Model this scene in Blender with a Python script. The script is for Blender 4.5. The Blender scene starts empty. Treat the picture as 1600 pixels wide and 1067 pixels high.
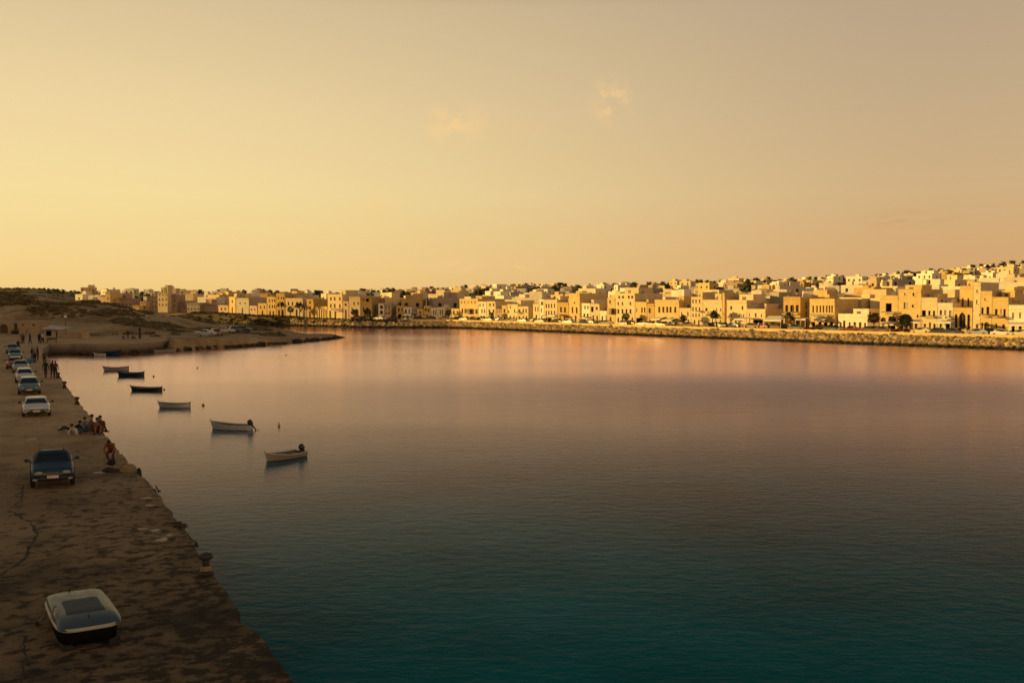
import bpy, bmesh, math, random
from mathutils import Vector, Matrix, noise as mnoise
random.seed(7)
scene = bpy.context.scene
COL = scene.collection
R = math.radians
PI = math.pi

# ------------------------------------------------------------------ camera
HC = 9.4                      # metres above the water
F = 1555.56                   # 35 mm lens on a 36 mm frame, in photo pixels
PITCH = math.atan(68.5 / F)
CP, SP = math.cos(PITCH), math.sin(PITCH)
cd = bpy.data.cameras.new('camera'); cam = bpy.data.objects.new('camera', cd); COL.objects.link(cam)
cd.lens = 35.0; cd.sensor_width = 36.0; cd.clip_start = 0.5; cd.clip_end = 9000
cam.location = (0, 0, HC); cam.rotation_euler = (R(90) - PITCH, 0, 0)
scene.camera = cam

def ray(px, py):
    u, v = (px - 800) / F, (533.5 - py) / F
    return Vector((u, v * SP + CP, v * CP - SP))
def at(px, py, z=0.0):
    d = ray(px, py); t = (z - HC) / d.z
    return Vector((d.x * t, d.y * t, z))
def hz(px, py, D):
    d = ray(px, py); t = D / d.y
    return Vector((d.x * t, D, HC + d.z * t))
def pxof(X, Y): return 800 + F * X / Y          # column of a point near the horizon
def lerp(a, b, t): return a + (b - a) * t
def sstep(a, b, x):
    t = max(0.0, min(1.0, (x - a) / (b - a))); return t * t * (3 - 2 * t)
def table(tb, x):
    if x <= tb[0][0]: return tb[0][1]
    for (a, b), (c, d) in zip(tb, tb[1:]):
        if x <= c: return lerp(b, d, (x - a) / (c - a))
    return tb[-1][1]
def fbm(x, y, s, o=4): return mnoise.fractal(Vector((x * s, y * s, 3.1)), 1.0, 2.0, o)

# ------------------------------------------------------------------ object helpers
class MB:
    """collects faces; build() links them as ONE mesh object"""
    def __init__(s): s.v = []; s.f = []; s.m = []; s.sm = []
    def add(s, vs, fs, m=0, smooth=False):
        o = len(s.v); s.v += [tuple(p) for p in vs]
        for f in fs: s.f.append(tuple(i + o for i in f)); s.m.append(m); s.sm.append(smooth)
    def box(s, c, d, m=0, rz=0.0, taper=1.0):
        x, y, z = d[0] / 2, d[1] / 2, d[2] / 2
        P = []
        for sz, k in ((-z, 1.0), (z, taper)):
            for sx, sy in ((-x, -y), (x, -y), (x, y), (-x, y)):
                a, b = sx * k, sy * k
                P.append((c[0] + a * math.cos(rz) - b * math.sin(rz), c[1] + a * math.sin(rz) + b * math.cos(rz), c[2] + sz))
        s.add(P, [(3, 2, 1, 0), (4, 5, 6, 7), (0, 1, 5, 4), (1, 2, 6, 5), (2, 3, 7, 6), (3, 0, 4, 7)], m)
    def tube(s, pts, r, n=6, m=0, cap=True):
        pts = [Vector(p) for p in pts]
        rr = r if isinstance(r, (list, tuple)) else [r] * len(pts)
        V = []
        for i, p in enumerate(pts):
            t = (pts[min(i + 1, len(pts) - 1)] - pts[max(i - 1, 0)]).normalized()
            a = t.cross(Vector((0, 0, 1)))
            if a.length < 1e-3: a = Vector((1, 0, 0))
            a.normalize(); b = a.cross(t)
            for k in range(n):
                q = 2 * PI * k / n
                V.append(p + (a * math.cos(q) + b * math.sin(q)) * rr[i])
        Fs = [(i * n + k, i * n + (k + 1) % n, (i + 1) * n + (k + 1) % n, (i + 1) * n + k) for i in range(len(pts) - 1) for k in range(n)]
        if cap: Fs += [tuple(range(n - 1, -1, -1)), tuple(range((len(pts) - 1) * n, len(pts) * n))]
        s.add(V, Fs, m, True)
    def lathe(s, prof, n=16, m=0, c=(0, 0, 0), smooth=True):
        V = [(c[0] + r * math.cos(2 * PI * k / n), c[1] + r * math.sin(2 * PI * k / n), c[2] + z) for r, z in prof for k in range(n)]
        Fs = [(i * n + k, i * n + (k + 1) % n, (i + 1) * n + (k + 1) % n, (i + 1) * n + k) for i in range(len(prof) - 1) for k in range(n)]
        Fs += [tuple(range(n - 1, -1, -1)), tuple(range((len(prof) - 1) * n, len(prof) * n))]
        s.add(V, Fs, m, smooth)
    def loft(s, rings, m=0, close=True, caps=True, smooth=True):
        n = len(rings[0]); V = [p for r in rings for p in r]
        Fs = []
        for i in range(len(rings) - 1):
            for k in range(n if close else n - 1):
                Fs.append((i * n + k, i * n + (k + 1) % n, (i + 1) * n + (k + 1) % n, (i + 1) * n + k))
        if caps: Fs += [tuple(range(n - 1, -1, -1)), tuple(range((len(rings) - 1) * n, len(rings) * n))]
        s.add(V, Fs, m, smooth)
    def blob(s, c, r, m=0, sub=1, jit=0.2, rnd=random, sq=(1, 1, 1), smooth=True):
        V, Fs = ICO[sub]
        k = rnd.uniform(0, 99)
        P = []
        for p in V:
            q = 1 + jit * mnoise.noise(Vector(p) * 1.7 + Vector((k, k * .7, -k)))
            P.append((c[0] + p[0] * r * q * sq[0], c[1] + p[1] * r * q * sq[1], c[2] + p[2] * r * q * sq[2]))
        s.add(P, Fs, m, smooth)
    def mesh(s, name, mats):
        me = bpy.data.meshes.new(name)
        me.from_pydata(s.v, [], s.f); 
        for mt in (mats if isinstance(mats, (list, tuple)) else [mats]): me.materials.append(mt)
        me.polygons.foreach_set('material_index', s.m)
        me.polygons.foreach_set('use_smooth', s.sm)
        me.update(); return me
    def build(s, name, mats, parent=None):
        o = bpy.data.objects.new(name, s.mesh(name, mats)); COL.objects.link(o)
        if parent is not None: o.parent = parent
        return o
def ico(sub):
    bm = bmesh.new(); bmesh.ops.create_icosphere(bm, subdivisions=sub, radius=1.0)
    bm.verts.ensure_lookup_table()
    V = [tuple(v.co) for v in bm.verts]; Fs = [tuple(v.index for v in f.verts) for f in bm.faces]; bm.free()
    return V, Fs
ICO = {1: ico(1), 2: ico(2), 3: ico(3)}
def tag(o, label=None, cat=None, group=None, kind=None):
    if label: o['label'] = label
    if cat: o['category'] = cat
    if group: o['group'] = group
    if kind: o['kind'] = kind
    return o
def empty(name, loc, rz=0.0, label=None, cat=None, group=None):
    o = bpy.data.objects.new(name, None); COL.objects.link(o)
    o.empty_display_size = 0.2
    o.location = loc; o.rotation_euler = (0, 0, rz)
    return tag(o, label, cat, group)
KIDS = {}
def copy_tree(o, parent=None):
    c = o.copy(); COL.objects.link(c); c.parent = parent
    for ch in [x for x in bpy.data.objects if x.parent == o]: copy_tree(ch, c)
    return c

# ------------------------------------------------------------------ materials
def newmat(name):
    m = bpy.data.materials.new(name); m.use_nodes = True
    nt = m.node_tree; nt.nodes.clear()
    out = nt.nodes.new('ShaderNodeOutputMaterial'); b = nt.nodes.new('ShaderNodeBsdfPrincipled')
    nt.links.new(b.outputs[0], out.inputs[0])
    return m, nt, b
def N(nt, t, **kw):
    n = nt.nodes.new(t)
    for k, v in kw.items(): setattr(n, k, v)
    return n
def noise_node(nt, scale, detail=4, rough=0.55, coord='Object', stretch=None, off=None):
    tc = N(nt, 'ShaderNodeTexCoord'); n = N(nt, 'ShaderNodeTexNoise')
    n.inputs['Scale'].default_value = scale; n.inputs['Detail'].default_value = detail; n.inputs['Roughness'].default_value = rough
    src = tc.outputs[coord]
    if stretch or off:
        mp = N(nt, 'ShaderNodeMapping')
        if stretch: mp.inputs['Scale'].default_value = stretch
        if off: mp.inputs['Location'].default_value = off
        nt.links.new(src, mp.inputs[0]); src = mp.outputs[0]
    nt.links.new(src, n.inputs['Vector'])
    return n
def ramp(nt, src, stops):
    r = N(nt, 'ShaderNodeValToRGB'); e = r.color_ramp.elements
    while len(e) > 1: e.remove(e[-1])
    e[0].position, e[0].color = stops[0][0], (*stops[0][1], 1)
    for p, c in stops[1:]:
        x = e.new(p); x.color = (*c, 1)
    nt.links.new(src, r.inputs[0]); return r
def mixc(nt, fac, a, b, mode='MIX'):
    m = N(nt, 'ShaderNodeMix', data_type='RGBA', blend_type=mode)
    for s, v in ((m.inputs[0], fac), (m.inputs[6], a), (m.inputs[7], b)):
        if isinstance(v, (int, float)): s.default_value = v
        elif isinstance(v, tuple): s.default_value = (*v, 1)
        else: nt.links.new(v, s)
    return m.outputs[2]
def math_(nt, op, a, b=0.0, c=0.0, clamp=False):
    m = N(nt, 'ShaderNodeMath', operation=op, use_clamp=clamp)
    for i, v in enumerate((a, b, c)):
        if isinstance(v, (int, float)): m.inputs[i].default_value = v
        else: nt.links.new(v, m.inputs[i])
    return m.outputs[0]
def bump(nt, b, h, strength=0.4, dist=0.05):
    bp = N(nt, 'ShaderNodeBump'); bp.inputs['Strength'].default_value = strength; bp.inputs['Distance'].default_value = dist
    nt.links.new(h, bp.inputs['Height']); nt.links.new(bp.outputs[0], b.inputs['Normal'])
def simple(name, c, rough=0.6, var=0.25, scale=3.0, metal=0.0, spec=0.5, bmp=0.0, rand=0.0):
    """base colour with broken-up noise variation"""
    m, nt, b = newmat(name)
    n = noise_node(nt, scale)
    lo = tuple(x * (1 - var) for x in c); hi = tuple(min(1, x * (1 + var)) for x in c)
    r = ramp(nt, n.outputs[0], [(0.3, lo), (0.7, hi)])
    col = r.outputs[0]
    if rand:
        oi = N(nt, 'ShaderNodeObjectInfo')
        rr = ramp(nt, oi.outputs['Random'], [(0, (1 - rand, 1 - rand, 1 - rand * .9)), (0.5, (1, 1 - rand * .2, 1 - rand * .45)), (1, (1 + rand * .3, 1 + rand * .3, 1 + rand * .3))])
        col = mixc(nt, 1.0, col, rr.outputs[0], 'MULTIPLY')
    nt.links.new(col, b.inputs['Base Color'])
    b.inputs['Roughness'].default_value = rough; b.inputs['Metallic'].default_value = metal
    b.inputs['Specular IOR Level'].default_value = spec
    if bmp: bump(nt, b, n.outputs[0], bmp, 0.03)
    return m
def paint(name, c, rough=0.25, coat=0.4):
    m, nt, b = newmat(name)
    n = noise_node(nt, 2.0, 3)
    r = ramp(nt, n.outputs[0], [(0.35, tuple(x * .88 for x in c)), (0.65, c)])
    nt.links.new(r.outputs[0], b.inputs['Base Color'])
    rr = ramp(nt, n.outputs[0], [(0.3, (rough,) * 3), (0.8, (min(1, rough * 1.6),) * 3)])
    nt.links.new(rr.outputs[0], b.inputs['Roughness'])
    b.inputs['Coat Weight'].default_value = coat; b.inputs['Coat Roughness'].default_value = 0.08
    return m

# ------------------------------------------------------------------ light
SUN_AZ = 87.0                 # degrees to the west (-X) of the view direction
SUN_EL = 5.5
sd = Vector((-math.sin(R(SUN_AZ)) * math.cos(R(SUN_EL)), math.cos(R(SUN_AZ)) * math.cos(R(SUN_EL)), math.sin(R(SUN_EL))))
L = bpy.data.lights.new('sun', 'SUN'); L.energy = 5.0; L.angle = R(0.5); L.color = (1.0, 0.645, 0.18)
sun = bpy.data.objects.new('sun', L); COL.objects.link(sun)
sun.rotation_euler = (-sd).to_track_quat('-Z', 'Y').to_euler(); sun.location = (-60, 20, 60)

w = bpy.data.worlds.new('World'); scene.world = w; w.use_nodes = True
nt = w.node_tree; nt.nodes.clear()
wo = N(nt, 'ShaderNodeOutputWorld'); bg = N(nt, 'ShaderNodeBackground'); nt.links.new(bg.outputs[0], wo.inputs[0])
sky = N(nt, 'ShaderNodeTexSky', sky_type='NISHITA'); sky.sun_disc = False
sky.sun_elevation = R(SUN_EL); sky.sun_rotation = R(-SUN_AZ); sky.dust_density = 3.0; sky.air_density = 1.2
SKY_S = 0.10
bg.inputs[1].default_value = SKY_S
tc = N(nt, 'ShaderNodeTexCoord'); sep = N(nt, 'ShaderNodeSeparateXYZ'); nt.links.new(tc.outputs['Generated'], sep.inputs[0])
zz = sep.outputs[2]
# evening haze band: dusty air near the horizon, brighter and yellower towards the sun
EXPO = 0.35
def S(c): return tuple(((x / 255 + .055) / 1.055) ** 2.4 / 2 ** EXPO for x in c)
zn = math_(nt, 'MULTIPLY', zz, 2.0, clamp=True)       # 0.5 = 30 degrees up
near = ramp(nt, zn, [(0.0, S((243, 203, 128))), (0.06, S((246, 212, 142))), (0.20, S((247, 222, 158))), (0.36, S((239, 213, 160))), (0.55, S((220, 196, 152))), (0.74, S((134, 108, 92))), (1.0, S((58, 60, 62)))])
far = ramp(nt, zn, [(0.0, S((213, 160, 104))), (0.06, S((213, 166, 112))), (0.20, S((208, 175, 130))), (0.36, S((196, 170, 134))), (0.55, S((184, 162, 134))), (0.72, S((84, 68, 62))), (1.0, S((26, 34, 40)))])
az = Vector((-math.sin(R(48)), math.cos(R(48)), 0))    # centre of the glow seen through the haze
dotp = N(nt, 'ShaderNodeVectorMath', operation='DOT_PRODUCT'); nt.links.new(tc.outputs['Generated'], dotp.inputs[0]); dotp.inputs[1].default_value = az
fac = N(nt, 'ShaderNodeMapRange', interpolation_type='SMOOTHSTEP'); fac.inputs[1].default_value = 0.28; fac.inputs[2].default_value = 1.0
nt.links.new(dotp.outputs['Value'], fac.inputs[0])
band = mixc(nt, fac.outputs[0], far.outputs[0], near.outputs[0])
# rosy unseen sky behind the camera, brightened as added fill on camera-facing surfaces
dotb = N(nt, 'ShaderNodeVectorMath', operation='DOT_PRODUCT'); nt.links.new(tc.outputs['Generated'], dotb.inputs[0]); dotb.inputs[1].default_value = (.35, -.94, 0)
fb_ = N(nt, 'ShaderNodeMapRange', interpolation_type='SMOOTHSTEP'); fb_.inputs[1].default_value = -.1; fb_.inputs[2].default_value = .8; nt.links.new(dotb.outputs['Value'], fb_.inputs[0])
back = ramp(nt, zn, [(0.0, S((245, 196, 142))), (0.3, S((262, 212, 160))), (0.6, S((252, 208, 162))), (1.0, S((215, 180, 148)))])
band = mixc(nt, fb_.outputs[0], band, back.outputs[0])
# thin clouds: soft wisps in a few places of the sky
def cloud(px, py, wpx, hpx, amt, col, base, seed):
    d = ray(px, py).normalized()
    sub = N(nt, 'ShaderNodeVectorMath', operation='SUBTRACT'); nt.links.new(tc.outputs['Generated'], sub.inputs[0]); sub.inputs[1].default_value = d
    mp = N(nt, 'ShaderNodeMapping', vector_type='POINT'); mp.inputs['Scale'].default_value = (F / wpx, F / wpx, F / hpx)
    nt.links.new(sub.outputs[0], mp.inputs[0])
    ln = N(nt, 'ShaderNodeVectorMath', operation='LENGTH'); nt.links.new(mp.outputs[0], ln.inputs[0])
    mask = N(nt, 'ShaderNodeMapRange', interpolation_type='SMOOTHSTEP'); mask.inputs[1].default_value = 1.0; mask.inputs[2].default_value = 0.0
    nt.links.new(ln.outputs['Value'], mask.inputs[0])
    n = N(nt, 'ShaderNodeTexNoise'); n.inputs['Scale'].default_value = 2.4; n.inputs['Detail'].default_value = 5; n.inputs['Roughness'].default_value = .6
    mp2 = N(nt, 'ShaderNodeMapping'); mp2.inputs['Location'].default_value = (seed, seed * 1.3, seed * .4); nt.links.new(mp.outputs[0], mp2.inputs[0])
    nt.links.new(mp2.outputs[0], n.inputs['Vector'])
    k = N(nt, 'ShaderNodeMapRange', interpolation_type='SMOOTHSTEP'); k.inputs[1].default_value = .36; k.inputs[2].default_value = .68; nt.links.new(n.outputs[0], k.inputs[0])
    f = math_(nt, 'MULTIPLY', math_(nt, 'MULTIPLY', mask.outputs[0], k.outputs[0]), amt)
    return mixc(nt, f, base, col)
for c in ((712, 195, 75, 45, .42, S((250, 208, 142)), 1.0), (955, 158, 45, 50, .42, S((248, 206, 142)), 5.2), (592, 322, 50, 30, .28, S((248, 206, 136)), 9.7),
          (1420, 342, 100, 20, .17, S((186, 136, 88)), 3.3), (720, 415, 60, 18, .25, S((250, 204, 138)), 7.1), (818, 415, 50, 16, .25, S((250, 204, 138)), 2.2), (850, 195, 160, 40, .12, S((236, 192, 128)), 6.6)):
    band = cloud(*c[:4], min(1, c[4] * 1.8), c[5], band, c[6])
up = N(nt, 'ShaderNodeMapRange', interpolation_type='SMOOTHSTEP'); up.inputs[1].default_value = 0.26; up.inputs[2].default_value = 0.75
nt.links.new(zz, up.inputs[0])
bandS = N(nt, 'ShaderNodeVectorMath', operation='SCALE'); nt.links.new(band, bandS.inputs[0]); bandS.inputs['Scale'].default_value = 1.0 / SKY_S
tint = mixc(nt, 1.0, sky.outputs[0], (1.0, .92, .80), 'MULTIPLY')
fin = mixc(nt, up.outputs[0], bandS.outputs[0], tint)
nt.links.new(fin, bg.inputs[0])
scene.view_settings.view_transform = 'Standard'; scene.view_settings.look = 'None'
scene.view_settings.exposure = EXPO; scene.view_settings.gamma = 1.0; scene.view_settings.use_curve_mapping = False
scene.cycles.max_bounces = 6; scene.cycles.diffuse_bounces = 3; scene.cycles.glossy_bounces = 3
scene.cycles.filter_width = 1.6
scene.cycles.sample_clamp_indirect = 4.0
# ------------------------------------------------------------------ shorelines (plan, metres)
def SH(px):
    """depth of the far shore's waterline along a photo column"""
    return at(px, table(SHORE, px), 0).y
SHORE = [(-700, 499), (-100, 501), (335, 504.5), (400, 508), (480, 509.5), (550, 511.6), (700, 512.3), (800, 516.2), (1050, 526.6), (1350, 538), (1600, 547), (2500, 580)]
PROM = [(-700, 4.5), (335, 3.5), (400, 3.0), (480, 2.5), (600, 2.05), (1600, 2.05), (2500, 2.05)]
SKYL = [(-700, 436), (0, 450), (60, 451), (110, 455), (150, 457), (200, 459), (270, 460), (330, 462), (400, 461), (430, 462), (550, 462), (600, 459), (680, 456), (760, 452), (800, 451), (860, 451), (950, 450), (1050, 447), (1120, 444), (1180, 442), (1260, 440), (1330, 437), (1400, 432), (1480, 426), (1540, 421), (1600, 416), (1800, 403), (2500, 385)]
def plan(px, D): return Vector((ray(px, 480).x / ray(px, 480).y * D, D))
RIDGE = 1000.0
def town_z(px, D):
    d0 = SH(px); r = D - d0; z0 = table(PROM, px)
    if r <= 26: return z0
    zr = HC + (465 - table(SKYL, px)) * RIDGE / F
    s = (D - d0 - 26) / (RIDGE - d0 - 26)
    if s > 1: return zr - (s - 1) * 60
    return z0 + (zr - z0) * s ** 1.05
def on_town(px, r):
    D = SH(px) + r; p = plan(px, D); return Vector((p.x, p.y, town_z(px, D)))

# quay edge line, then the headland's waterline round to the inner bay
def edge_px(y): return 4 + (y - 465) * 0.757
E0 = at(edge_px(1067), 1067, 1.7); E1 = at(edge_px(546), 546, 1.7)
QD = (E1 - E0).normalized()                       # along the quay, away from the camera
QN = Vector((QD.y, -QD.x, 0))                     # towards the water
QA = math.atan2(QD.y, QD.x)
Qs = E0 - QD * 60
HEAD = [at(px, py, 0) for px, py in ((78, 553), (110, 552.5), (150, 553.5), (200, 552.5), (240, 549.5), (300, 546), (350, 543), (400, 540), (425, 537.5), (450, 536), (490, 532.5), (510, 530.5), (527, 528))]
BACK = [plan(522, 233), plan(505, 232), plan(478, 230), plan(440, 243), (plan(400, 256)), plan(365, 275), plan(335, 300), plan(325, 345)]
SHORE_PTS = [(Qs.x, Qs.y), (E1.x, E1.y)] + [(p.x, p.y) for p in HEAD] + [(p.x, p.y) for p in BACK]
LAND_POLY = SHORE_PTS + [(-500, 345), (-500, -60)]
def inside(x, y, poly):
    c = False; j = len(poly) - 1
    for i in range(len(poly)):
        xi, yi = poly[i]; xj, yj = poly[j]
        if (yi > y) != (yj > y) and x < (xj - xi) * (y - yi) / (yj - yi) + xi: c = not c
        j = i
    return c
def sdist(x, y):
    m = 1e9
    for (ax, ay), (bx, by) in zip(SHORE_PTS, SHORE_PTS[1:]):
        dx, dy = bx - ax, by - ay
        t = max(0, min(1, ((x - ax) * dx + (y - ay) * dy) / (dx * dx + dy * dy)))
        d = math.hypot(ax + dx * t - x, ay + dy * t - y)
        if d < m: m = d
    return m if inside(x, y, LAND_POLY) else -m
FOOT = [(-400, 225), (0, 214), (60, 206), (100, 200), (200, 195), (260, 196), (300, 205), (335, 222), (420, 260)]
CREST_D = [(-400, 230), (0, 240), (100, 244), (200, 252), (335, 275)]
CREST_Z = [(-900, 17), (0, 10.3), (100, 8.7), (165, 7.4), (250, 5.0), (300, 3.2), (335, 2.2), (500, 1.9)]
def hill_z(x, y):
    px = pxof(x, y) if y > 60 else pxof(x, 60)
    f, c = table(FOOT, px), max(table(CREST_D, px), table(FOOT, px) + 8)
    zc = table(CREST_Z, px)
    t = sstep(0, 1, (y - f) / (c - f))
    t = .55 * t + .45 * max(0, min(1, (y - f) / (c - f)))
    z = 1.9 + (zc - 1.9) * t
    if y > c: z = max(3.6 if px < 300 else 1.8, zc - (y - c) * 0.09) if px < 335 else z
    # the ridge that climbs outside the frame and hides the low sun
    d = (-0.535 * max(y, 12) - 13) - x
    if d > 0: z = max(z, min(19.0 + 3 * fbm(x, y, .02, 3), z + (0.22 * d + 0.001 * d * d) * (1 - sstep(236, 288, y))))
    k = min(1, max(0, (z - 1.9) / 2.5))
    return z + k * (0.9 * fbm(x, y, .06) + 0.35 * fbm(x, y, .3))
def land_z(x, y):
    d = sdist(x, y)
    z = hill_z(x, y)
    px = pxof(x, y) if y > 1 else -9999
    slab = (y < 166 or px < 262) 
    if slab:
        zz = min(z, 1.2) if d < 14 else (z if z > 2.02 else 1.2)
        if d < 3.0: zz = -3.0
        return zz
    rough = 0.35 * fbm(x, y, .35) + .18 * fbm(x, y, 1.1, 3)
    tip = 1.0 - 0.5 * sstep(-60, -42, x)
    top = min(z, 2.0) * tip if z < 2.05 else z
    if d < -3: return -2.5
    cl = -1.6 + max(0, d + 1.6 + rough * 1.6) * 1.15
    return min(top + rough * .5 * (1 - sstep(4, 9, d)) , cl)

M = {}
def mat_rocky(name, lo, mid, hi, scale, bmp=.6, tide=None):
    m, nt, b = newmat(name)
    n = noise_node(nt, scale, 6, .6); n2 = noise_node(nt, scale * 7, 5, .65)
    r = ramp(nt, n.outputs[0], [(0.32, lo), (0.5, mid), (0.68, hi)])
    c = mixc(nt, .55, r.outputs[0], ramp(nt, n2.outputs[0], [(0.3, (.45, .43, .4)), (0.7, (1.3, 1.28, 1.22))]).outputs[0], 'MULTIPLY')
    if tide is not None:       # weed-black tide line
        tg = N(nt, 'ShaderNodeTexCoord'); sz = N(nt, 'ShaderNodeSeparateXYZ'); nt.links.new(tg.outputs['Object'], sz.inputs[0])
        c = mixc(nt, math_(nt, 'MULTIPLY', math_(nt, 'SUBTRACT', math_(nt, 'MULTIPLY_ADD', n2.outputs[0], .5, tide - .1), sz.outputs[2]), 4.0, clamp=True), c, (.035, .03, .02))
    nt.links.new(c, b.inputs['Base Color']); b.inputs['Roughness'].default_value = .9; b.inputs['Specular IOR Level'].default_value = .2
    bump(nt, b, n2.outputs[0], bmp, .25)
    return m
M['hill'] = mat_rocky('dry_hillside', (.22, .145, .065), (.40, .27, .135), (.52, .37, .21), .09)
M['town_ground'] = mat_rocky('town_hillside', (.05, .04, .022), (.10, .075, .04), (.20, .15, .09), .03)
M['rock'] = mat_rocky('limestone_rubble', (.30, .20, .10), (.46, .325, .165), (.58, .43, .245), .6, .5, .55)

# ---- left land: quay hinterland, hill and rocky headland in one sheet
def axis(segs):
    out = []
    for a, b, st in segs:
        n = max(1, round((b - a) / st)); out += [a + (b - a) * i / n for i in range(n)]
    return out + [segs[-1][1]]
xs = axis([(-430, -165, 8), (-165, -36, 1.0)]); ys = axis([(-70, 142, 8), (142, 272, 1.0), (272, 350, 4)])
mb = MB(); V = [(x, y, land_z(x, y)) for y in ys for x in xs]; nx = len(xs)
mb.add(V, [(j * nx + i, j * nx + i + 1, (j + 1) * nx + i + 1, (j + 1) * nx + i) for j in range(len(ys) - 1) for i in range(nx - 1)], 0, True)
tag(mb.build('hill', M['hill']), kind='structure')

# ---- town hillside beyond the bay (fan of columns, real heights)
cols = list(range(-700, 2501, 16)); rows = [-6, -1.5, 0, 3.2, 5, 15, 26, 40, 60, 85, 115, 150, 200, 260, 330, 410, 500, 600, 680]
mb = MB(); V = []
for px in cols:
    d0 = SH(px)
    for r in rows:
        D = d0 + r; p = plan(px, D)
        z = town_z(px, D)
        if r <= 0: z = -2.5 if r < -2 else -.8
        elif r < 4: z = z - .35 if r > 2 else .3
        elif r > 30: z += 1.2 * fbm(p.x, p.y, .012) * min(1, r / 150)
        V.append((p.x, p.y, z))
    for D in (1040, 1150, 1500): 
        p = plan(px, D); V.append((p.x, p.y, town_z(px, D) - (0 if D > 1041 else .5)))
nr = len(rows) + 3
mb.add(V, [(i * nr + j, (i + 1) * nr + j, (i + 1) * nr + j + 1, i * nr + j + 1) for i in range(len(cols) - 1) for j in range(nr - 1)], 0, True)
tag(mb.build('hillside', M['town_ground']), kind='structure')

# promenade road, 4 cm over the hillside sheet
m, nt, b = newmat('promenade_asphalt'); n = noise_node(nt, .4, 5)
nt.links.new(ramp(nt, n.outputs[0], [(.3, (.10, .085, .065)), (.7, (.17, .14, .11))]).outputs[0], b.inputs['Base Color']); b.inputs['Roughness'].default_value = .85
M['asphalt'] = m
mb = MB(); V = []
cc = list(range(335, 2000, 8))
for px in cc:
    for r in (4.6, 15.5):
        p = on_town(px, r); V.append((p.x, p.y, p.z + .05))
mb.add(V, [(i * 2, i * 2 + 2, i * 2 + 3, i * 2 + 1) for i in range(len(cc) - 1)], 0)
tag(mb.build('road', M['asphalt']), kind='structure')

# ---- quay slab
m, nt, b = newmat('worn_quay_concrete')
tcq = N(nt, 'ShaderNodeTexCoord')
n1 = noise_node(nt, .16, 6, .62); n2 = noise_node(nt, 2.3, 7, .66, stretch=(1, .8, 1)); n3 = noise_node(nt, 11, 5, .7); n4 = noise_node(nt, .30, 6, .62, off=(31, 7, 0))
base = ramp(nt, n1.outputs[0], [(.30, (.27, .18, .10)), (.5, (.40, .27, .15)), (.72, (.50, .35, .20))]).outputs[0]
sp = N(nt, 'ShaderNodeSeparateXYZ'); nt.links.new(tcq.outputs['Object'], sp.inputs[0])
# wetter, weed-stained strip along the edge and towards the near end (object Y = inland, object X = along the quay)
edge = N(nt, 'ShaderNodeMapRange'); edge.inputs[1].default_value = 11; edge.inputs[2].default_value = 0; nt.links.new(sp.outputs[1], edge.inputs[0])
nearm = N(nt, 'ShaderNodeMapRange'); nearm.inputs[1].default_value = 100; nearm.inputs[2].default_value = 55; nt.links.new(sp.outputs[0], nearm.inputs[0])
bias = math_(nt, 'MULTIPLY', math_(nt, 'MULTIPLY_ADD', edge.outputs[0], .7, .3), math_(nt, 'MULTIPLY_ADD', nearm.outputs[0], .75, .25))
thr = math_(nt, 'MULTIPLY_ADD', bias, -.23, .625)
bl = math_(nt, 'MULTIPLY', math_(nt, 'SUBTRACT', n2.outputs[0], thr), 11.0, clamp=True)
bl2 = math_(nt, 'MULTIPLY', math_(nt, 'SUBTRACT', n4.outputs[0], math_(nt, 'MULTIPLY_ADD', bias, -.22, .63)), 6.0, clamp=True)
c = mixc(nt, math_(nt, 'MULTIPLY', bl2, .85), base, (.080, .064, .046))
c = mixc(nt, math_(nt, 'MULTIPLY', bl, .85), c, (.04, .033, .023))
c = mixc(nt, .5, c, ramp(nt, n3.outputs[0], [(.3, (.6, .6, .58)), (.7, (1.25, 1.22, 1.18))]).outputs[0], 'MULTIPLY')
# base colour runs from darker at the near end to paler farther along
along_tone = N(nt, 'ShaderNodeMapRange', interpolation_type='SMOOTHSTEP'); along_tone.inputs[1].default_value = 62; along_tone.inputs[2].default_value = 128
nt.links.new(math_(nt, 'MULTIPLY_ADD', n1.outputs[0], 30.0, math_(nt, 'SUBTRACT', sp.outputs[0], 15.0)), along_tone.inputs[0])
c = mixc(nt, 1.0, c, ramp(nt, along_tone.outputs[0], [(0, (.60, .59, .57)), (1, (1.4, 1.36, 1.3))]).outputs[0], 'MULTIPLY')
nt.links.new(c, b.inputs['Base Color']); b.inputs['Roughness'].default_value = .93; b.inputs['Specular IOR Level'].default_value = .15
hh = math_(nt, 'ADD', math_(nt, 'MULTIPLY', n2.outputs[0], .6), math_(nt, 'MULTIPLY', n3.outputs[0], .25))
bump(nt, b, hh, .9, .09)
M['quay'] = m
m, nt, b = newmat('quay_wall_stone')
tcw = N(nt, 'ShaderNodeTexCoord'); sp = N(nt, 'ShaderNodeSeparateXYZ'); nt.links.new(tcw.outputs['Object'], sp.inputs[0])
n1 = noise_node(nt, .8, 6, .65)
tide = math_(nt, 'MULTIPLY_ADD', n1.outputs[0], .9, sp.outputs[2])
c = ramp(nt, tide, [(.0, (.02, .02, .014)), (.0, (.02, .02, .014)), (.36, (.03, .028, .018)), (.58, (.15, .11, .07)), (1.0, (.36, .26, .16))])
tm = N(nt, 'ShaderNodeMapRange'); tm.inputs[1].default_value = -2.3; tm.inputs[2].default_value = .6; nt.links.new(tide, tm.inputs[0]); nt.links.new(tm.outputs[0], c.inputs[0])
nt.links.new(c.outputs[0], b.inputs['Base Color']); b.inputs['Roughness'].default_value = .85
bump(nt, b, n1.outputs[0], .6, .2)
M['quay_wall'] = m
rnd = random.Random(3)
EP = [at(*q, 1.7) for q in ((460, 1067), (338, 903), (288, 829), (246, 768), (210, 728), (203, 724), (168, 683), (124, 629), (102, 601), (82, 567))]
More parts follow.
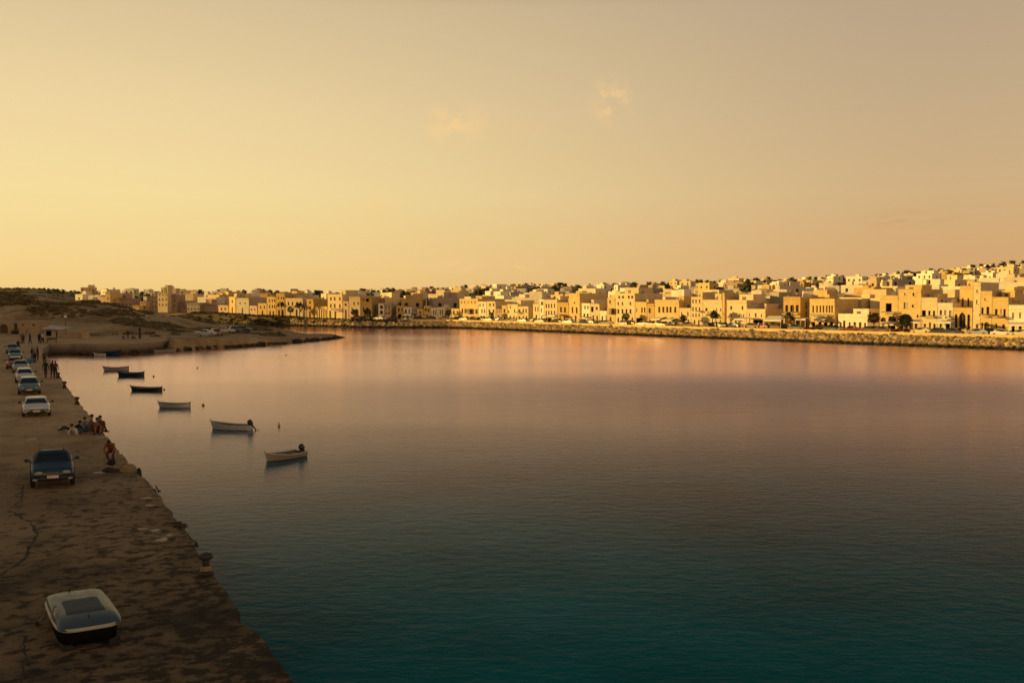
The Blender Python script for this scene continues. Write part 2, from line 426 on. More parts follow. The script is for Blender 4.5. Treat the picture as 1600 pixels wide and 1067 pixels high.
EP = [EP[0] + (EP[0] - EP[1]).normalized() * 60] + EP + [E1]
EL = [0.0]
for p, q in zip(EP, EP[1:]): EL.append(EL[-1] + (q - p).length)
def on_edge(s):
    for i in range(len(EP) - 1):
        if s <= EL[i + 1]: return EP[i].lerp(EP[i + 1], (s - EL[i]) / (EL[i + 1] - EL[i]))
    return EP[-1]
edge_pts = []
Ltot = EL[-1]; s = 0.0
while s < Ltot:
    j = rnd.uniform(-.04, .03) + .07 * fbm(s, 2, .5, 3) - (rnd.uniform(.06, .16) if rnd.random() < .12 else 0)
    for (a, b_, d) in ((84.5, 87.5, -.35),):
        pass
    edge_pts.append(on_edge(s) + QN * j); s += rnd.uniform(.3, .8)
edge_pts.append(E1)
wall_pts = [Vector((p.x, p.y, 1.7)) for p in HEAD[:5]] + [Vector((HEAD[5].x - 4, HEAD[5].y - 1, 1.7))]
out = []
for p, q in zip(wall_pts, wall_pts[1:]):
    n = max(1, int((q - p).length / 1.2))
    out += [p + (q - p) * (i / n) + Vector((rnd.uniform(-.06, .06), rnd.uniform(-.08, .08), 0)) for i in range(n)]
out.append(wall_pts[-1])
top = edge_pts + out
LOC = Qs.copy(); LOC.z = 1.7
INV = Matrix.Rotation(-QA, 4, 'Z')
def to_q(p): v = INV @ (Vector((p[0], p[1], p[2] if len(p) > 2 else 1.7)) - LOC); return (v.x, v.y, v.z)
inner = []
for p in top:
    if p.y < E1.y - .01: inner.append(Vector((p.x, p.y, 1.7)) - QN * 75)
    else: inner.append(None)
mb = MB()
ne = len(edge_pts)
T = [to_q((p.x, p.y, 1.7 - (.02 if i % 2 else 0))) for i, p in enumerate(edge_pts)]
I1 = [to_q((p - QN * .35).to_3d()) for p in edge_pts]; I2 = [to_q((p - QN * 95).to_3d()) for p in edge_pts]
B_ = [to_q((p.x + QN.x * .02, p.y + QN.y * .02, -3)) for p in edge_pts]
n = ne
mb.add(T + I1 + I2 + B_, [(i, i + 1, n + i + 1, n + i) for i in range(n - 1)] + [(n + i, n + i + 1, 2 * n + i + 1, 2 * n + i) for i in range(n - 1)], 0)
mb.add(T + B_, [(n + i, n + i + 1, i + 1, i) for i in range(n - 1)], 1)
# yard beyond the quay's end, behind the headland wall
T = [to_q((p.x, p.y, 1.7)) for p in [E1] + out]; B_ = [to_q((p.x, p.y, -3)) for p in [E1] + out]
bk = [to_q(p) for p in ((out[-1].x - 2, out[-1].y + 30, 1.7), (-200, 240, 1.7), ((E1 - QN * 95).x, (E1 - QN * 95).y, 1.7))]
n = len(T)
mb.add(T + bk, [tuple(range(n + 3))], 0)
mb.add(T + B_, [(n + i, n + i + 1, i + 1, i) for i in range(n - 1)], 1)
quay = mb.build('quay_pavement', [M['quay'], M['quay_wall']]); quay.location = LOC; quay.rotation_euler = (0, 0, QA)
tag(quay, kind='structure')

# ---- water
m, nt, b = newmat('sea_water')
tcw = N(nt, 'ShaderNodeTexCoord')
n1 = noise_node(nt, .035, 4, .5, off=(3, 11, 0)); n2 = noise_node(nt, .16, 4, .55)
bed = math_(nt, 'ADD', math_(nt, 'MULTIPLY', n1.outputs[0], .65), math_(nt, 'MULTIPLY', n2.outputs[0], .35))
c = ramp(nt, bed, [(.32, (.001, .055, .056)), (.50, (.001, .125, .132)), (.68, (.002, .19, .20))])
w1 = noise_node(nt, 1.7, 4, .58, stretch=(.8, 1.15, 1)); w2 = noise_node(nt, .42, 3, .5, stretch=(.6, 1.2, 1)); w3 = noise_node(nt, 6.0, 2, .5, stretch=(.8, 1.2, 1))
wind = noise_node(nt, .018, 3, .55, stretch=(.55, 1.5, 1), off=(5, 2, 0))
wf = N(nt, 'ShaderNodeMapRange', interpolation_type='SMOOTHSTEP'); wf.inputs[1].default_value = .42; wf.inputs[2].default_value = .62; wf.inputs[3].default_value = .35; wf.inputs[4].default_value = 1.0
nt.links.new(wind.outputs[0], wf.inputs[0])
h = math_(nt, 'ADD', math_(nt, 'MULTIPLY', w1.outputs[0], .068), math_(nt, 'ADD', math_(nt, 'MULTIPLY', w2.outputs[0], .036), math_(nt, 'MULTIPLY', w3.outputs[0], .011)))
# the lee of the quay is calm, the open bay is ruffled by the breeze in patches
spw = N(nt, 'ShaderNodeSeparateXYZ'); nt.links.new(tcw.outputs['Object'], spw.inputs[0])
lee = N(nt, 'ShaderNodeMapRange', interpolation_type='SMOOTHSTEP'); lee.inputs[1].default_value = -34; lee.inputs[2].default_value = 42; nt.links.new(spw.outputs[0], lee.inputs[0])
breeze = math_(nt, 'ADD', math_(nt, 'MULTIPLY', lee.outputs[0], .6), math_(nt, 'MULTIPLY', wf.outputs[0], .4), clamp=True)
# a cat's-paw of wind ruffling the middle of the bay
cp = N(nt, 'ShaderNodeVectorMath', operation='SUBTRACT'); nt.links.new(tcw.outputs['Object'], cp.inputs[0]); cp.inputs[1].default_value = (22, 102, 0)
cs = N(nt, 'ShaderNodeVectorMath', operation='MULTIPLY'); nt.links.new(cp.outputs[0], cs.inputs[0]); cs.inputs[1].default_value = (1 / 46, 1 / 22, 0)
cl_ = N(nt, 'ShaderNodeVectorMath', operation='LENGTH'); nt.links.new(cs.outputs[0], cl_.inputs[0])
pm_ = N(nt, 'ShaderNodeMapRange', interpolation_type='SMOOTHSTEP'); pm_.inputs[1].default_value = 1.35; pm_.inputs[2].default_value = .35
nt.links.new(math_(nt, 'ADD', cl_.outputs['Value'], math_(nt, 'MULTIPLY_ADD', wind.outputs[0], 1.2, -.6)), pm_.inputs[0]); patch = pm_.outputs[0]
breeze = math_(nt, 'ADD', breeze, math_(nt, 'MULTIPLY', patch, .4))
rgh = math_(nt, 'MULTIPLY_ADD', breeze, .18, .07)
h = math_(nt, 'MULTIPLY', h, math_(nt, 'MULTIPLY_ADD', breeze, 1.0, .5))
bp = N(nt, 'ShaderNodeBump'); bp.inputs['Strength'].default_value = 1.0; bp.inputs['Distance'].default_value = .5; nt.links.new(h, bp.inputs['Height'])
# sea seen through a polarising filter: weaker mirror than plain water except at grazing angles, over the teal water body
fr = N(nt, 'ShaderNodeFresnel'); fr.inputs['IOR'].default_value = 1.112; bp2 = N(nt, 'ShaderNodeBump'); bp2.inputs['Strength'].default_value = .4; bp2.inputs['Distance'].default_value = .5; nt.links.new(h, bp2.inputs['Height']); nt.links.new(bp2.outputs[0], fr.inputs['Normal'])
gl = N(nt, 'ShaderNodeBsdfGlossy'); gl.inputs['Roughness'].default_value = .13; gl.inputs['Color'].default_value = (1, .785, .82, 1); nt.links.new(rgh, gl.inputs['Roughness']); nt.links.new(bp.outputs[0], gl.inputs['Normal'])
df = N(nt, 'ShaderNodeBsdfDiffuse'); nt.links.new(c.outputs[0], df.inputs['Color'])
mx = N(nt, 'ShaderNodeMixShader'); nt.links.new(math_(nt, 'MULTIPLY', math_(nt, 'POWER', fr.outputs[0], 1.72), math_(nt, 'MULTIPLY_ADD', patch, -.55, 2.75), clamp=True), mx.inputs[0]); nt.links.new(df.outputs[0], mx.inputs[1]); nt.links.new(gl.outputs[0], mx.inputs[2])
nt.links.new(mx.outputs[0], nt.nodes['Material Output'].inputs[0]); nt.nodes.remove(b)
M['water'] = m
mb = MB(); mb.add([(-1500, -600, 0), (1800, -600, 0), (1800, 2500, 0), (-1500, 2500, 0)], [(0, 1, 2, 3)])
tag(mb.build('water', M['water']), kind='structure')
# ------------------------------------------------------------------ the town
def stone(name, c):
    m, nt, b = newmat(name)
    n = noise_node(nt, .55, 5, .6); n2 = noise_node(nt, 2.2, 4, .6, stretch=(1, 1, .35))
    r = ramp(nt, n.outputs[0], [(.3, tuple(x * .86 for x in c)), (.7, tuple(min(.9, x * 1.1) for x in c))])
    cc_ = mixc(nt, .5, r.outputs[0], ramp(nt, n2.outputs[0], [(.3, (.72, .70, .66)), (.6, (1.05, 1.05, 1.04))]).outputs[0], 'MULTIPLY')
    oi = N(nt, 'ShaderNodeObjectInfo')
    cc_ = mixc(nt, 1.0, cc_, ramp(nt, oi.outputs['Random'], [(0, (.86, .84, .8)), (.5, (1, .97, .93)), (1, (1.06, 1.05, 1.04))]).outputs[0], 'MULTIPLY')
    nt.links.new(cc_, b.inputs['Base Color']); b.inputs['Roughness'].default_value = .9; b.inputs['Specular IOR Level'].default_value = .2
    return m
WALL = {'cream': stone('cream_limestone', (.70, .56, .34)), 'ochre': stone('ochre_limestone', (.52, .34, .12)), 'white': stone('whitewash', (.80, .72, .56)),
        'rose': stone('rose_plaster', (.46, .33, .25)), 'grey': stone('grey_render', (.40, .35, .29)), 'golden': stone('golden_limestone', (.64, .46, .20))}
M['glass'] = simple('window_glass_dark', (.035, .03, .028), .15, .3, 2.0)
M['wood'] = simple('brown_door_wood', (.12, .06, .03), .6, .3, 4.0)
M['shutter'] = simple('grey_shutter', (.28, .24, .2), .6, .2, 6)
M['frame'] = simple('stone_surround', (.62, .5, .34), .8, .15, 2)
M['iron'] = simple('dark_iron', (.03, .026, .022), .6, .3, 8)
M['roof'] = simple('flat_roof_screed', (.42, .35, .26), .9, .25, .6)
M['awning'] = simple('pale_awning_canvas', (.7, .62, .48), .8, .12, 2)
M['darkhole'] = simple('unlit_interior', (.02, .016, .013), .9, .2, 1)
M['tank'] = simple('roof_tank_plastic', (.25, .22, .2), .6, .2, 3)

def facade(w, h, holes, depth=.32, wm=0):
    """front wall in the plane y=0 with real openings (x centred, z up)"""
    mb = MB()
    X = sorted({-w / 2, w / 2, *[v for (x, z, a, c, *_) in holes for v in (x - a / 2, x + a / 2)]})
    Z = sorted({0.0, h, *[v for (x, z, a, c, *_) in holes for v in (z - c / 2, z + c / 2)]})
    def inh(x, z): return any(abs(x - q[0]) < q[2] / 2 and abs(z - q[1]) < q[3] / 2 for q in holes)
    for x0, x1 in zip(X, X[1:]):
        if x1 - x0 < 1e-5: continue
        for z0, z1 in zip(Z, Z[1:]):
            if z1 - z0 < 1e-5 or inh((x0 + x1) / 2, (z0 + z1) / 2): continue
            mb.add([(x0, 0, z0), (x1, 0, z0), (x1, 0, z1), (x0, 0, z1)], [(0, 1, 2, 3)], wm)
    for x, z, a, c, kind in holes:
        x0, x1, z0, z1 = x - a / 2, x + a / 2, z - c / 2, z + c / 2
        mb.add([(x0, 0, z0), (x1, 0, z0), (x1, 0, z1), (x0, 0, z1), (x0, depth, z0), (x1, depth, z0), (x1, depth, z1), (x0, depth, z1)],
               [(0, 4, 5, 1), (1, 5, 6, 2), (2, 6, 7, 3), (3, 7, 4, 0)], wm)
        if 'arch' in kind or kind == 'point':
            n = 6
            for sgn in (-1, 1):
                arc = []
                for i in range(n + 1):
                    q = PI / 2 * i / n
                    if kind == 'point': r_ = a; ax = x + sgn * (a / 2 - a + a * math.cos(q * .667)); az_ = z1 - a * .866 + a * math.sin(q * .667)
                    else: ax = x + sgn * a / 2 * math.cos(q); az_ = z1 - a / 2 + a / 2 * math.sin(q)
                    arc.append((ax, .02, az_))
                for p, q in zip(arc, arc[1:]):
                    mb.add([p, q, (x + sgn * a / 2, .02, z1)], [(0, 1, 2)], wm)
    return mb
def opening(root, x, z, a, c, kind, depth=.3):
    mb = MB()
    if kind in ('w', 'arch', 'point'):
        mb.add([(x - a / 2, depth, z - c / 2), (x + a / 2, depth, z - c / 2), (x + a / 2, depth, z + c / 2), (x - a / 2, depth, z + c / 2)], [(0, 1, 2, 3)], 0)
        f = max(.05, a * .07)
        mb.box((x, depth - .04, z), (f, .05, c * .98), 1)
        if kind == 'w': mb.box((x, depth - .037, z + c * .12), (a * .98, .04, f), 1)
        if kind == 'w': mb.box((x, -.06, z - c / 2 - .06), (a + .3, .16, .12), 2)
        o = mb.build('window', [M['glass'], M['wood'], M['frame']], root)
    elif kind == 's':
        mb.box((x, depth - .06, z), (a * .98, .06, c * .98), 0)
        mb.box((x, depth - .10, z), (a * .07, .05, c), 1)
        for k in range(5): mb.box((x, depth - .095, z + c * (-.4 + .2 * k)), (a * .9, .03, c * .05), 1)
        o = mb.build('shuttered_window', [M['shutter'], M['frame']], root)
    elif kind in ('d', 'darch'):
        mb.box((x, depth, z), (a * .99, .06, c * .99), 0)
        mb.box((x, depth - .05, z), (a * .06, .04, c * .98), 1)
        mb.box((x, depth - .05, z + c * .3), (a * .9, .035, .08), 1)
        o = mb.build('door', [M['wood'], M['iron']], root)
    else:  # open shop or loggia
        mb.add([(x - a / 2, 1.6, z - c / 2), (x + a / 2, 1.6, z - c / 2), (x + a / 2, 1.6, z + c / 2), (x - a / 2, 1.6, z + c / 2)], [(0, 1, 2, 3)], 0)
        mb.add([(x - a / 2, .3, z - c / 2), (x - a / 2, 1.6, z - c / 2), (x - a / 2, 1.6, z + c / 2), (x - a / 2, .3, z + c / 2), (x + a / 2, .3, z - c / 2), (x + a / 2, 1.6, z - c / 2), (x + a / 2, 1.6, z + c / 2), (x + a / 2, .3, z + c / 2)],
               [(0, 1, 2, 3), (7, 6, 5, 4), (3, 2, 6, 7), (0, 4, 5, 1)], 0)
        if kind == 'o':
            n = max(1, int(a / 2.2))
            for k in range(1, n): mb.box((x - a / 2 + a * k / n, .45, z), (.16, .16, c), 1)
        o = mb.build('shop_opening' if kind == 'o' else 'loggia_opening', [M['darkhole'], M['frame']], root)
    return o
FR = []      # front row bookkeeping: (px0, px1, short phrase)
def front(x0, x1, top, wall, label, short, wins=(), base=None, r0=15.5, dep=11, name='house', extras=(), auto=None):
    """one house of the promenade row: photo columns x0-x1, roof line 'top'; wins = (cx, cy, w, h, kind) in photo pixels"""
    A = on_town(x0 + .15, r0); B = on_town(x1 - .15, r0)
    z0 = min(A.z, B.z) - .1
    d = Vector((B.x - A.x, B.y - A.y)); w = d.length; d.normalize()
    C = Vector(((A.x + B.x) / 2, (A.y + B.y) / 2, z0))
    nrm = Vector((-d.y, d.x))
    if nrm.y < 0: nrm = -nrm
    rz = math.atan2(d.y, d.x)
    def loc(px, py):
        r = ray(px, py); k = Vector((r.x, r.y))
        den = k.x * nrm.x + k.y * nrm.y
        t = (C.x * nrm.x + C.y * nrm.y) / den
        P = k * t
        return ((P.x - C.x) * d.x + (P.y - C.y) * d.y, HC + r.z * t - z0)
    H = loc((x0 + x1) / 2, top)[1]
    sc = w / (x1 - x0)                                   # metres of facade per photo column
    zs = (loc(x0, 470)[1] - loc(x0, 480)[1]) / 10
    root = empty(name, C, rz, label, 'house', 'houses along the promenade')
    H_ = []
    wl = list(wins)
    if auto:
        for (cy, hh, ww, xs_, kd) in auto:
            for x in xs_: wl.append((x, cy, ww, hh, kd))
    for (cx, cy, ww, hh, kd) in wl:
        x, z = loc(cx, cy); a, c = ww * sc, hh * zs
        a = min(a, w * .9); x = max(-w / 2 + a / 2 + .06, min(w / 2 - a / 2 - .06, x))
        z0_, z1_ = max(.12, z - c / 2), min(H - .25, z + c / 2)
        if z1_ - z0_ < .4: continue
        if kd in ('d', 'darch', 'o'): z0_ = .12
        H_.append((x, (z0_ + z1_) / 2, a, z1_ - z0_, kd))
    wm = WALL[wall]
    mb = facade(w, H, H_)
    hr = H - .75
    mb.add([(-w / 2, 0, 0), (-w / 2, dep, 0), (-w / 2, dep, H), (-w / 2, 0, H)], [(0, 3, 2, 1)])
    mb.add([(w / 2, 0, 0), (w / 2, dep, 0), (w / 2, dep, H), (w / 2, 0, H)], [(0, 1, 2, 3)])
    mb.add([(-w / 2, dep, 0), (w / 2, dep, 0), (w / 2, dep, H), (-w / 2, dep, H)], [(0, 3, 2, 1)])
    t = .25
    mb.add([(-w / 2, 0, H), (w / 2, 0, H), (w / 2, dep, H), (-w / 2, dep, H), (-w / 2 + t, t, H), (w / 2 - t, t, H), (w / 2 - t, dep - t, H), (-w / 2 + t, dep - t, H),
            (-w / 2 + t, t, hr), (w / 2 - t, t, hr), (w / 2 - t, dep - t, hr), (-w / 2 + t, dep - t, hr)],
           [(0, 1, 5, 4), (1, 2, 6, 5), (2, 3, 7, 6), (3, 0, 4, 7), (4, 5, 9, 8), (5, 6, 10, 9), (6, 7, 11, 10), (7, 4, 8, 11)])
    mb.build('wall', [wm], root)
    rf = MB(); rf.add([(-w / 2 + t + .01, t + .01, hr), (w / 2 - t - .01, t + .01, hr), (w / 2 - t - .01, dep - t - .01, hr), (-w / 2 + t + .01, dep - t - .01, hr)], [(0, 1, 2, 3)])
    rf.build('roof', M['roof'], root)
    cn = MB(); cn.box((0, -.10, H - .55), (w - .02, .2, .18)); cn.box((0, -.07, H - .03), (w - .02, .22, .14)); cn.build('cornice', [wm], root)
    for q in H_: opening(root, *q)
    for e in extras:
        k = e[0]
        if k == 'balcony':            # cx, cy_top, cy_bottom, w
            x, z1 = loc(e[1], e[2]); _, zb = loc(e[1], e[3]); a = e[4] * sc
            mb = MB(); mb.box((x, -.55, zb), (a, 1.1, .16), 0)
            n = max(4, int(a / .25))
            for i in range(n + 1): mb.box((x - a / 2 + .05 + (a - .1) * i / n, -1.06, (z1 + zb) / 2), (.035, .035, z1 - zb), 1)
            mb.box((x, -1.06, z1), (a, .06, .06), 1)
            for sg in (-1, 1):
                mb.box((x + sg * (a / 2 - .03), -.53, z1), (.05, 1.0, .05), 1)
                for i in range(4): mb.box((x + sg * (a / 2 - .03), -.9 + .25 * i, (z1 + zb) / 2), (.035, .035, z1 - zb), 1)
            mb.build('balcony', [M['frame'], M['iron']], root)
        elif k == 'closed_balcony':
            x, z1 = loc(e[1], e[2]); _, zb = loc(e[1], e[3]); a = e[4] * sc
            mb = MB(); mb.box((x, -.5, (z1 + zb) / 2), (a, 1.0, z1 - zb), 0); mb.box((x, -.5, z1 + .05), (a + .16, 1.1, .1), 0)
            n = max(2, int(a / .8))
            for i in range(n): mb.box((x - a / 2 + a * (i + .5) / n, -1.0, zb + (z1 - zb) * .66), (a / n * .78, .04, (z1 - zb) * .45), 1)
            mb.build('enclosed_balcony', [M['wood'], M['glass']], root)
        elif k == 'room':             # roof room  cx, top, w
            x, z1 = loc(e[1], e[2]); a = e[3] * sc
            mb = MB(); mb.box((x, dep * .45, (hr + z1) / 2), (a, dep * .5, z1 - hr), 0); mb.box((x, dep * .45, z1 + .06), (a + .2, dep * .5 + .2, .12), 0)
            mb.box((x - a * .15, dep * .2 - .03, hr + (z1 - hr) * .4), (min(1.0, a * .25), .06, (z1 - hr) * .7), 1)
            mb.build('roof_room', [wm, M['wood']], root)
        elif k == 'tank':
            x, _ = loc(e[1], top); mb = MB(); mb.lathe([(.55, 0), (.6, .1), (.6, 1.1), (.5, 1.3), (.2, 1.38)], 10, 0, (x, dep * .35, hr + .01)); mb.build('water_tank', M['tank'], root)
        elif k == 'awning':           # cx, cy, w
            x, z = loc(e[1], e[2]); a = e[3] * sc
            mb = MB(); P = [(-a / 2, 0, .5), (a / 2, 0, .5), (a / 2, -2.2, 0), (-a / 2, -2.2, 0)]
            P = [(x + p[0], p[1] - .01, z + p[2]) for p in P]; Q = [(p[0], p[1], p[2] - .06) for p in P]
            mb.add(P + Q, [(3, 2, 1, 0), (4, 5, 6, 7), (0, 1, 5, 4), (1, 2, 6, 5), (2, 3, 7, 6), (3, 0, 4, 7)], 0)
            mb.box((x, -2.2, z - .15), (a, .03, .3), 0)
            for sg in (-1, 1): mb.tube([(x + sg * (a / 2 - .05), -.05, z - .6), (x + sg * (a / 2 - .05), -2.15, z - .03)], .025, 4, 1)
            mb.build('awning', [M['awning'], M['iron']], root)
        elif k == 'mast':
            x, z1 = loc(e[1], e[2]); mb = MB(); mb.tube([(x, dep * .3, hr), (x, dep * .3, z1)], .04, 5); 
            for i in range(4): mb.box((x, dep * .3, z1 - .15 - i * .2), (.9 - .15 * i, .03, .03))
            mb.build('aerial', M['iron'], root)
        elif k == 'tower':            # x0, x1, top : thin taller end wall
            xa, z1 = loc(e[1], e[3]); xb, _ = loc(e[2], e[3])
            mb = MB(); mb.box(((xa + xb) / 2, dep * .5, (H - .02 + z1) / 2), (xb - xa, dep, z1 - H + .02)); mb.build('end_wall', [wm], root)
    FR.append((x0, x1, short))
    return root

W = 'w'
# ---- from the far end of the bay towards the frame's edge
front(341, 357, 477, 'rose', 'low rose house with pale terrace wall, beside the bright gold gable', 'the low rose house', [(346, 483, 2.5, 4, W), (352, 483, 2.5, 4, W), (349, 490, 3, 6, 'd')])
front(358, 368, 464, 'golden', 'narrow bright gold gable front, alone and tall at the bay head', 'the bright gold gable', [(363, 471, 2, 4, W), (363, 483, 2.2, 6, 'd')])
front(369, 389, 466, 'grey', 'shaded flank of the bright gold gable, painted as a plain grey block', 'the grey shaded flank', [(375, 474, 2, 3, W), (383, 474, 2, 3, W), (379, 484, 2.4, 5, 'd')])  # shaded flank of the gold gable, its shade painted as a grey wall
front(390, 402, 478, 'rose', 'squat rose house with two dark windows, lower than the grey shaded flank', 'the squat rose house', [(393, 484, 2, 3, W), (398, 484, 2, 3, W)])
front(403, 417, 474, 'golden', 'two storey gold house with stepped terrace, before the corner mansion', 'the stepped gold house', [(407, 480, 2, 4, W), (413, 480, 2, 4, W), (410, 488, 2.5, 5, 'd')], extras=[('room', 413, 468, 6)])
front(417.5, 431, 464, 'golden', 'corner mansion of three storeys with a raised corner', 'the corner mansion', auto=[(470, 4, 2, (421, 425.5, 429), W), (479, 5, 2, (421, 425.5, 429), W), (489, 6, 2.4, (422, 427), 'd')], extras=[('room', 428, 458.5, 5)])
front(431.5, 445, 458.5, 'ochre', 'ochre three storey block with the roof wall stepping up, before the palms', 'the stepped ochre block', auto=[(466, 4, 2, (435, 439.5, 443), W), (477, 5, 2, (435, 439.5, 443), W), (487, 5, 3, (436, 442), 'd')])
front(446, 473, 466, 'cream', 'broad cream house with two even rows of four windows', 'the broad four-bay cream house', auto=[(474.5, 5.5, 2.4, (450.5, 457, 463.5, 470), W), (485, 5, 2.4, (450.5, 457, 470), W), (487, 7, 3, (463.5,), 'darch')], extras=[('room', 456, 462, 7), ('tank', 468)])
front(473.5, 478.5, 476, 'grey', 'sliver of a grey house squeezed beside the four-bay cream house', 'the grey sliver house', [(476, 483, 1.8, 4, W)])
front(479, 490, 467.5, 'ochre', 'narrow ochre house with a single column of windows', 'the narrow ochre house', auto=[(473, 4, 3, (484.5,), W), (481, 5, 3, (484.5,), W), (490, 6, 3, (484.5,), 'd')])
front(492, 511.5, 479, 'golden', 'low gold house with five tall openings, standing forward and lower', 'the low five-door gold house', auto=[(488, 7, 1.9, (495.5, 499, 502.5, 506, 509.5), 'd')])
front(512, 535, 460, 'cream', 'tall cream house with pinkish porch and paired dark upper windows', 'the tall cream porch house', auto=[(467, 5, 2.6, (517, 523, 531), W), (478, 6, 2.6, (517, 523, 531), W), (489, 7, 3, (516, 524), 'd')], extras=[('room', 528, 454, 8), ('balcony', 527, 482, 486, 12)])
front(536, 544.5, 471, 'rose', 'thin rose house with a dark square window under its roof', 'the thin rose house', [(540.5, 476, 4, 5, W), (540.5, 487, 3, 6, 'd')])
front(545.2, 563, 463.5, 'cream', 'cream house with a round dark shopfront at street level', 'the round-shopfront house', [(553, 474, 2.2, 4.5, W), (559.5, 474, 2.2, 4.5, W), (550, 483, 2, 4, W), (557.5, 488, 6, 10, 'darch')])
front(563.5, 581, 463.5, 'ochre', 'ochre house with a reddish upper terrace over two long shutters', 'the red-terraced ochre house', [(568, 469, 3, 5, 's'), (574, 468.5, 5, 6, 'l'), (568, 484, 2.2, 7, W), (574, 484, 2.2, 7, W), (578, 491, 3, 6, 'd')])
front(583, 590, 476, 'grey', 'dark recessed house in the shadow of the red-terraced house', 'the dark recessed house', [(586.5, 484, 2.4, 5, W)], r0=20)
front(591, 600, 474, 'white', 'slim white front with stacked arched bays', 'the slim white bay house', [(596, 479.5, 4.5, 6, 'arch'), (596, 488, 4.5, 6, 'arch'), (596, 497, 3, 5, 'd')])
front(600.5, 611.5, 475.7, 'rose', 'rose terraced front with faint balconies beside the slim white bays', 'the rose balcony house', auto=[(481, 4, 2, (603, 608), W), (489, 4.5, 2, (603, 608), W)], extras=[('balcony', 606, 484.5, 487, 9)])
front(612, 619, 484, 'grey', 'small grey house set back between two taller fronts', 'the small grey infill house', [(615.5, 490, 2.4, 4, W)], r0=19)
front(619.3, 630, 478, 'ochre', 'ochre house with porch posts and a shaded upper window', 'the porch-post ochre house', [(623, 484, 3, 5, W), (628, 484, 2.4, 5, W), (624.5, 494.5, 6, 7, 'o')])
front(630.5, 643, 480, 'white', 'white house with tall arched upper window, lower than its neighbours', 'the arched-window white house', [(634, 486, 3, 7, 'arch'), (639.5, 486, 2.2, 6, W), (637, 496, 3, 6, 'd')])
front(644, 651, 487, 'rose', 'very low rose house with a round dark doorway', 'the very low rose house', [(648, 493, 3.6, 8, 'darch')])
front(651.5, 661.8, 483, 'golden', 'small gold house with a big garage arch', 'the garage-arch gold house', [(656.5, 488, 2.4, 4, W), (656.5, 496, 6, 7, 'darch')])
front(662.3, 673, 478, 'golden', 'gold house with staggered dark windows and a pale roof wall', 'the staggered-window house', [(665.3, 484, 2.6, 5, W), (669.7, 485, 2.6, 5, W), (667, 495, 2.6, 7, 'd')])
front(673.5, 684.2, 481, 'white', 'white pair-windowed house, first of the twin fronts', 'the first twin front', auto=[(488.5, 7, 1.9, (677.5, 681), W), (497, 5, 2.4, (679,), 'd')])
front(684.5, 695, 480, 'white', 'white pair-windowed house with a raised corner, second of the twins', 'the second twin front', auto=[(488, 7, 1.9, (688, 691.5), W), (497, 5, 2.4, (690,), 'd')], extras=[('room', 692.8, 477, 2.6)])
front(696, 705, 488, 'grey', 'low grey shed with a lean-to, in the gap after the twin fronts', 'the lean-to shed', [(700.5, 494, 4, 5, 'd')])
front(705.5, 717.5, 482.5, 'golden', 'gold house with one brown door balcony, low before the long upper terrace', 'the brown-balcony gold house', [(709, 486.5, 3.4, 6, W), (714.5, 487, 2, 5, W), (711, 497, 2.4, 6, 'd')], extras=[('balcony', 709.5, 489.5, 491.5, 6)])
front(718, 747, 467, 'golden', 'long golden terrace with small top windows and brown bays beneath', 'the long golden terrace', auto=[(472.5, 3, 1.6, (721.5, 726, 731.5, 737, 742), W), (486, 7, 2.6, (722.5, 727), W), (487, 7, 4, (734.5, 745), W), (497, 6, 2.6, (721, 730, 740), 'd')], extras=[('closed_balcony', 734.5, 483, 490.5, 6), ('room', 740, 463, 9)])
front(747.5, 760, 471.5, 'white', 'three storey white house with a dark garage, at the terrace end', 'the dark-garage white house', auto=[(476, 5, 1.9, (750, 755), W), (486, 6, 1.9, (753, 757), W), (497, 7, 2.6, (752, 756.5), 'd')])
front(760.4, 774.3, 471, 'cream', 'cream house with square upper windows in twos on three floors', 'the two-by-three cream house', auto=[(476, 5, 2.4, (765.6, 771.2), W), (486, 5, 2.6, (764.5, 771.2), W), (497.5, 6, 2.6, (763.5, 771.2), 'd')])
front(774.8, 783.8, 483, 'rose', 'little low link house with two faint windows', 'the little link house', auto=[(486.5, 4, 2.6, (777.3, 781.2), 's'), (496, 6, 3, (779,), 'd')])
front(784.2, 792.5, 477.3, 'golden', 'slender gold house of one window per floor', 'the slender gold house', [(788.2, 485.7, 2.8, 6, W), (788, 497.5, 2.4, 7, 'd')])
front(793, 809, 475.5, 'cream', 'cream house with three very tall street doors', 'the three-tall-doors house', [(797.5, 479.5, 2, 5, W), (794.7, 487, 2.2, 4, W), (804, 486, 2, 5, W), (797.5, 498, 2.6, 9, 'd'), (803, 498, 2, 9, 'd'), (807, 499, 1.8, 8, 'd')], extras=[('room', 802.5, 470, 5)])
front(809.5, 825.7, 479, 'cream', 'cream house with brown balcony doors beside the alley', 'the alley-corner cream house', [(811.5, 486, 3, 5, W), (817.8, 485.5, 2, 5.5, W), (822, 485.5, 2.2, 5.5, W), (811.8, 498, 2.4, 8, 'd'), (817.8, 498, 2.4, 8, 'd'), (822.5, 498, 2, 8, 'd')], extras=[('balcony', 812.5, 487, 489.5, 5)])
front(833, 842.8, 475, 'cream', 'cream house with rosy paired windows past the alley', 'the rosy-windowed house', auto=[(483, 7, 1.9, (836.5, 840.5), W), (496, 8, 2.6, (838,), 'd')])
front(843.2, 850, 468, 'white', 'thin white stair tower with an arched loft opening', 'the thin white stair tower', [(847, 473, 4, 8, 'arch'), (846, 484.5, 1.8, 6, W), (846.5, 497, 2.2, 7, 'd')])
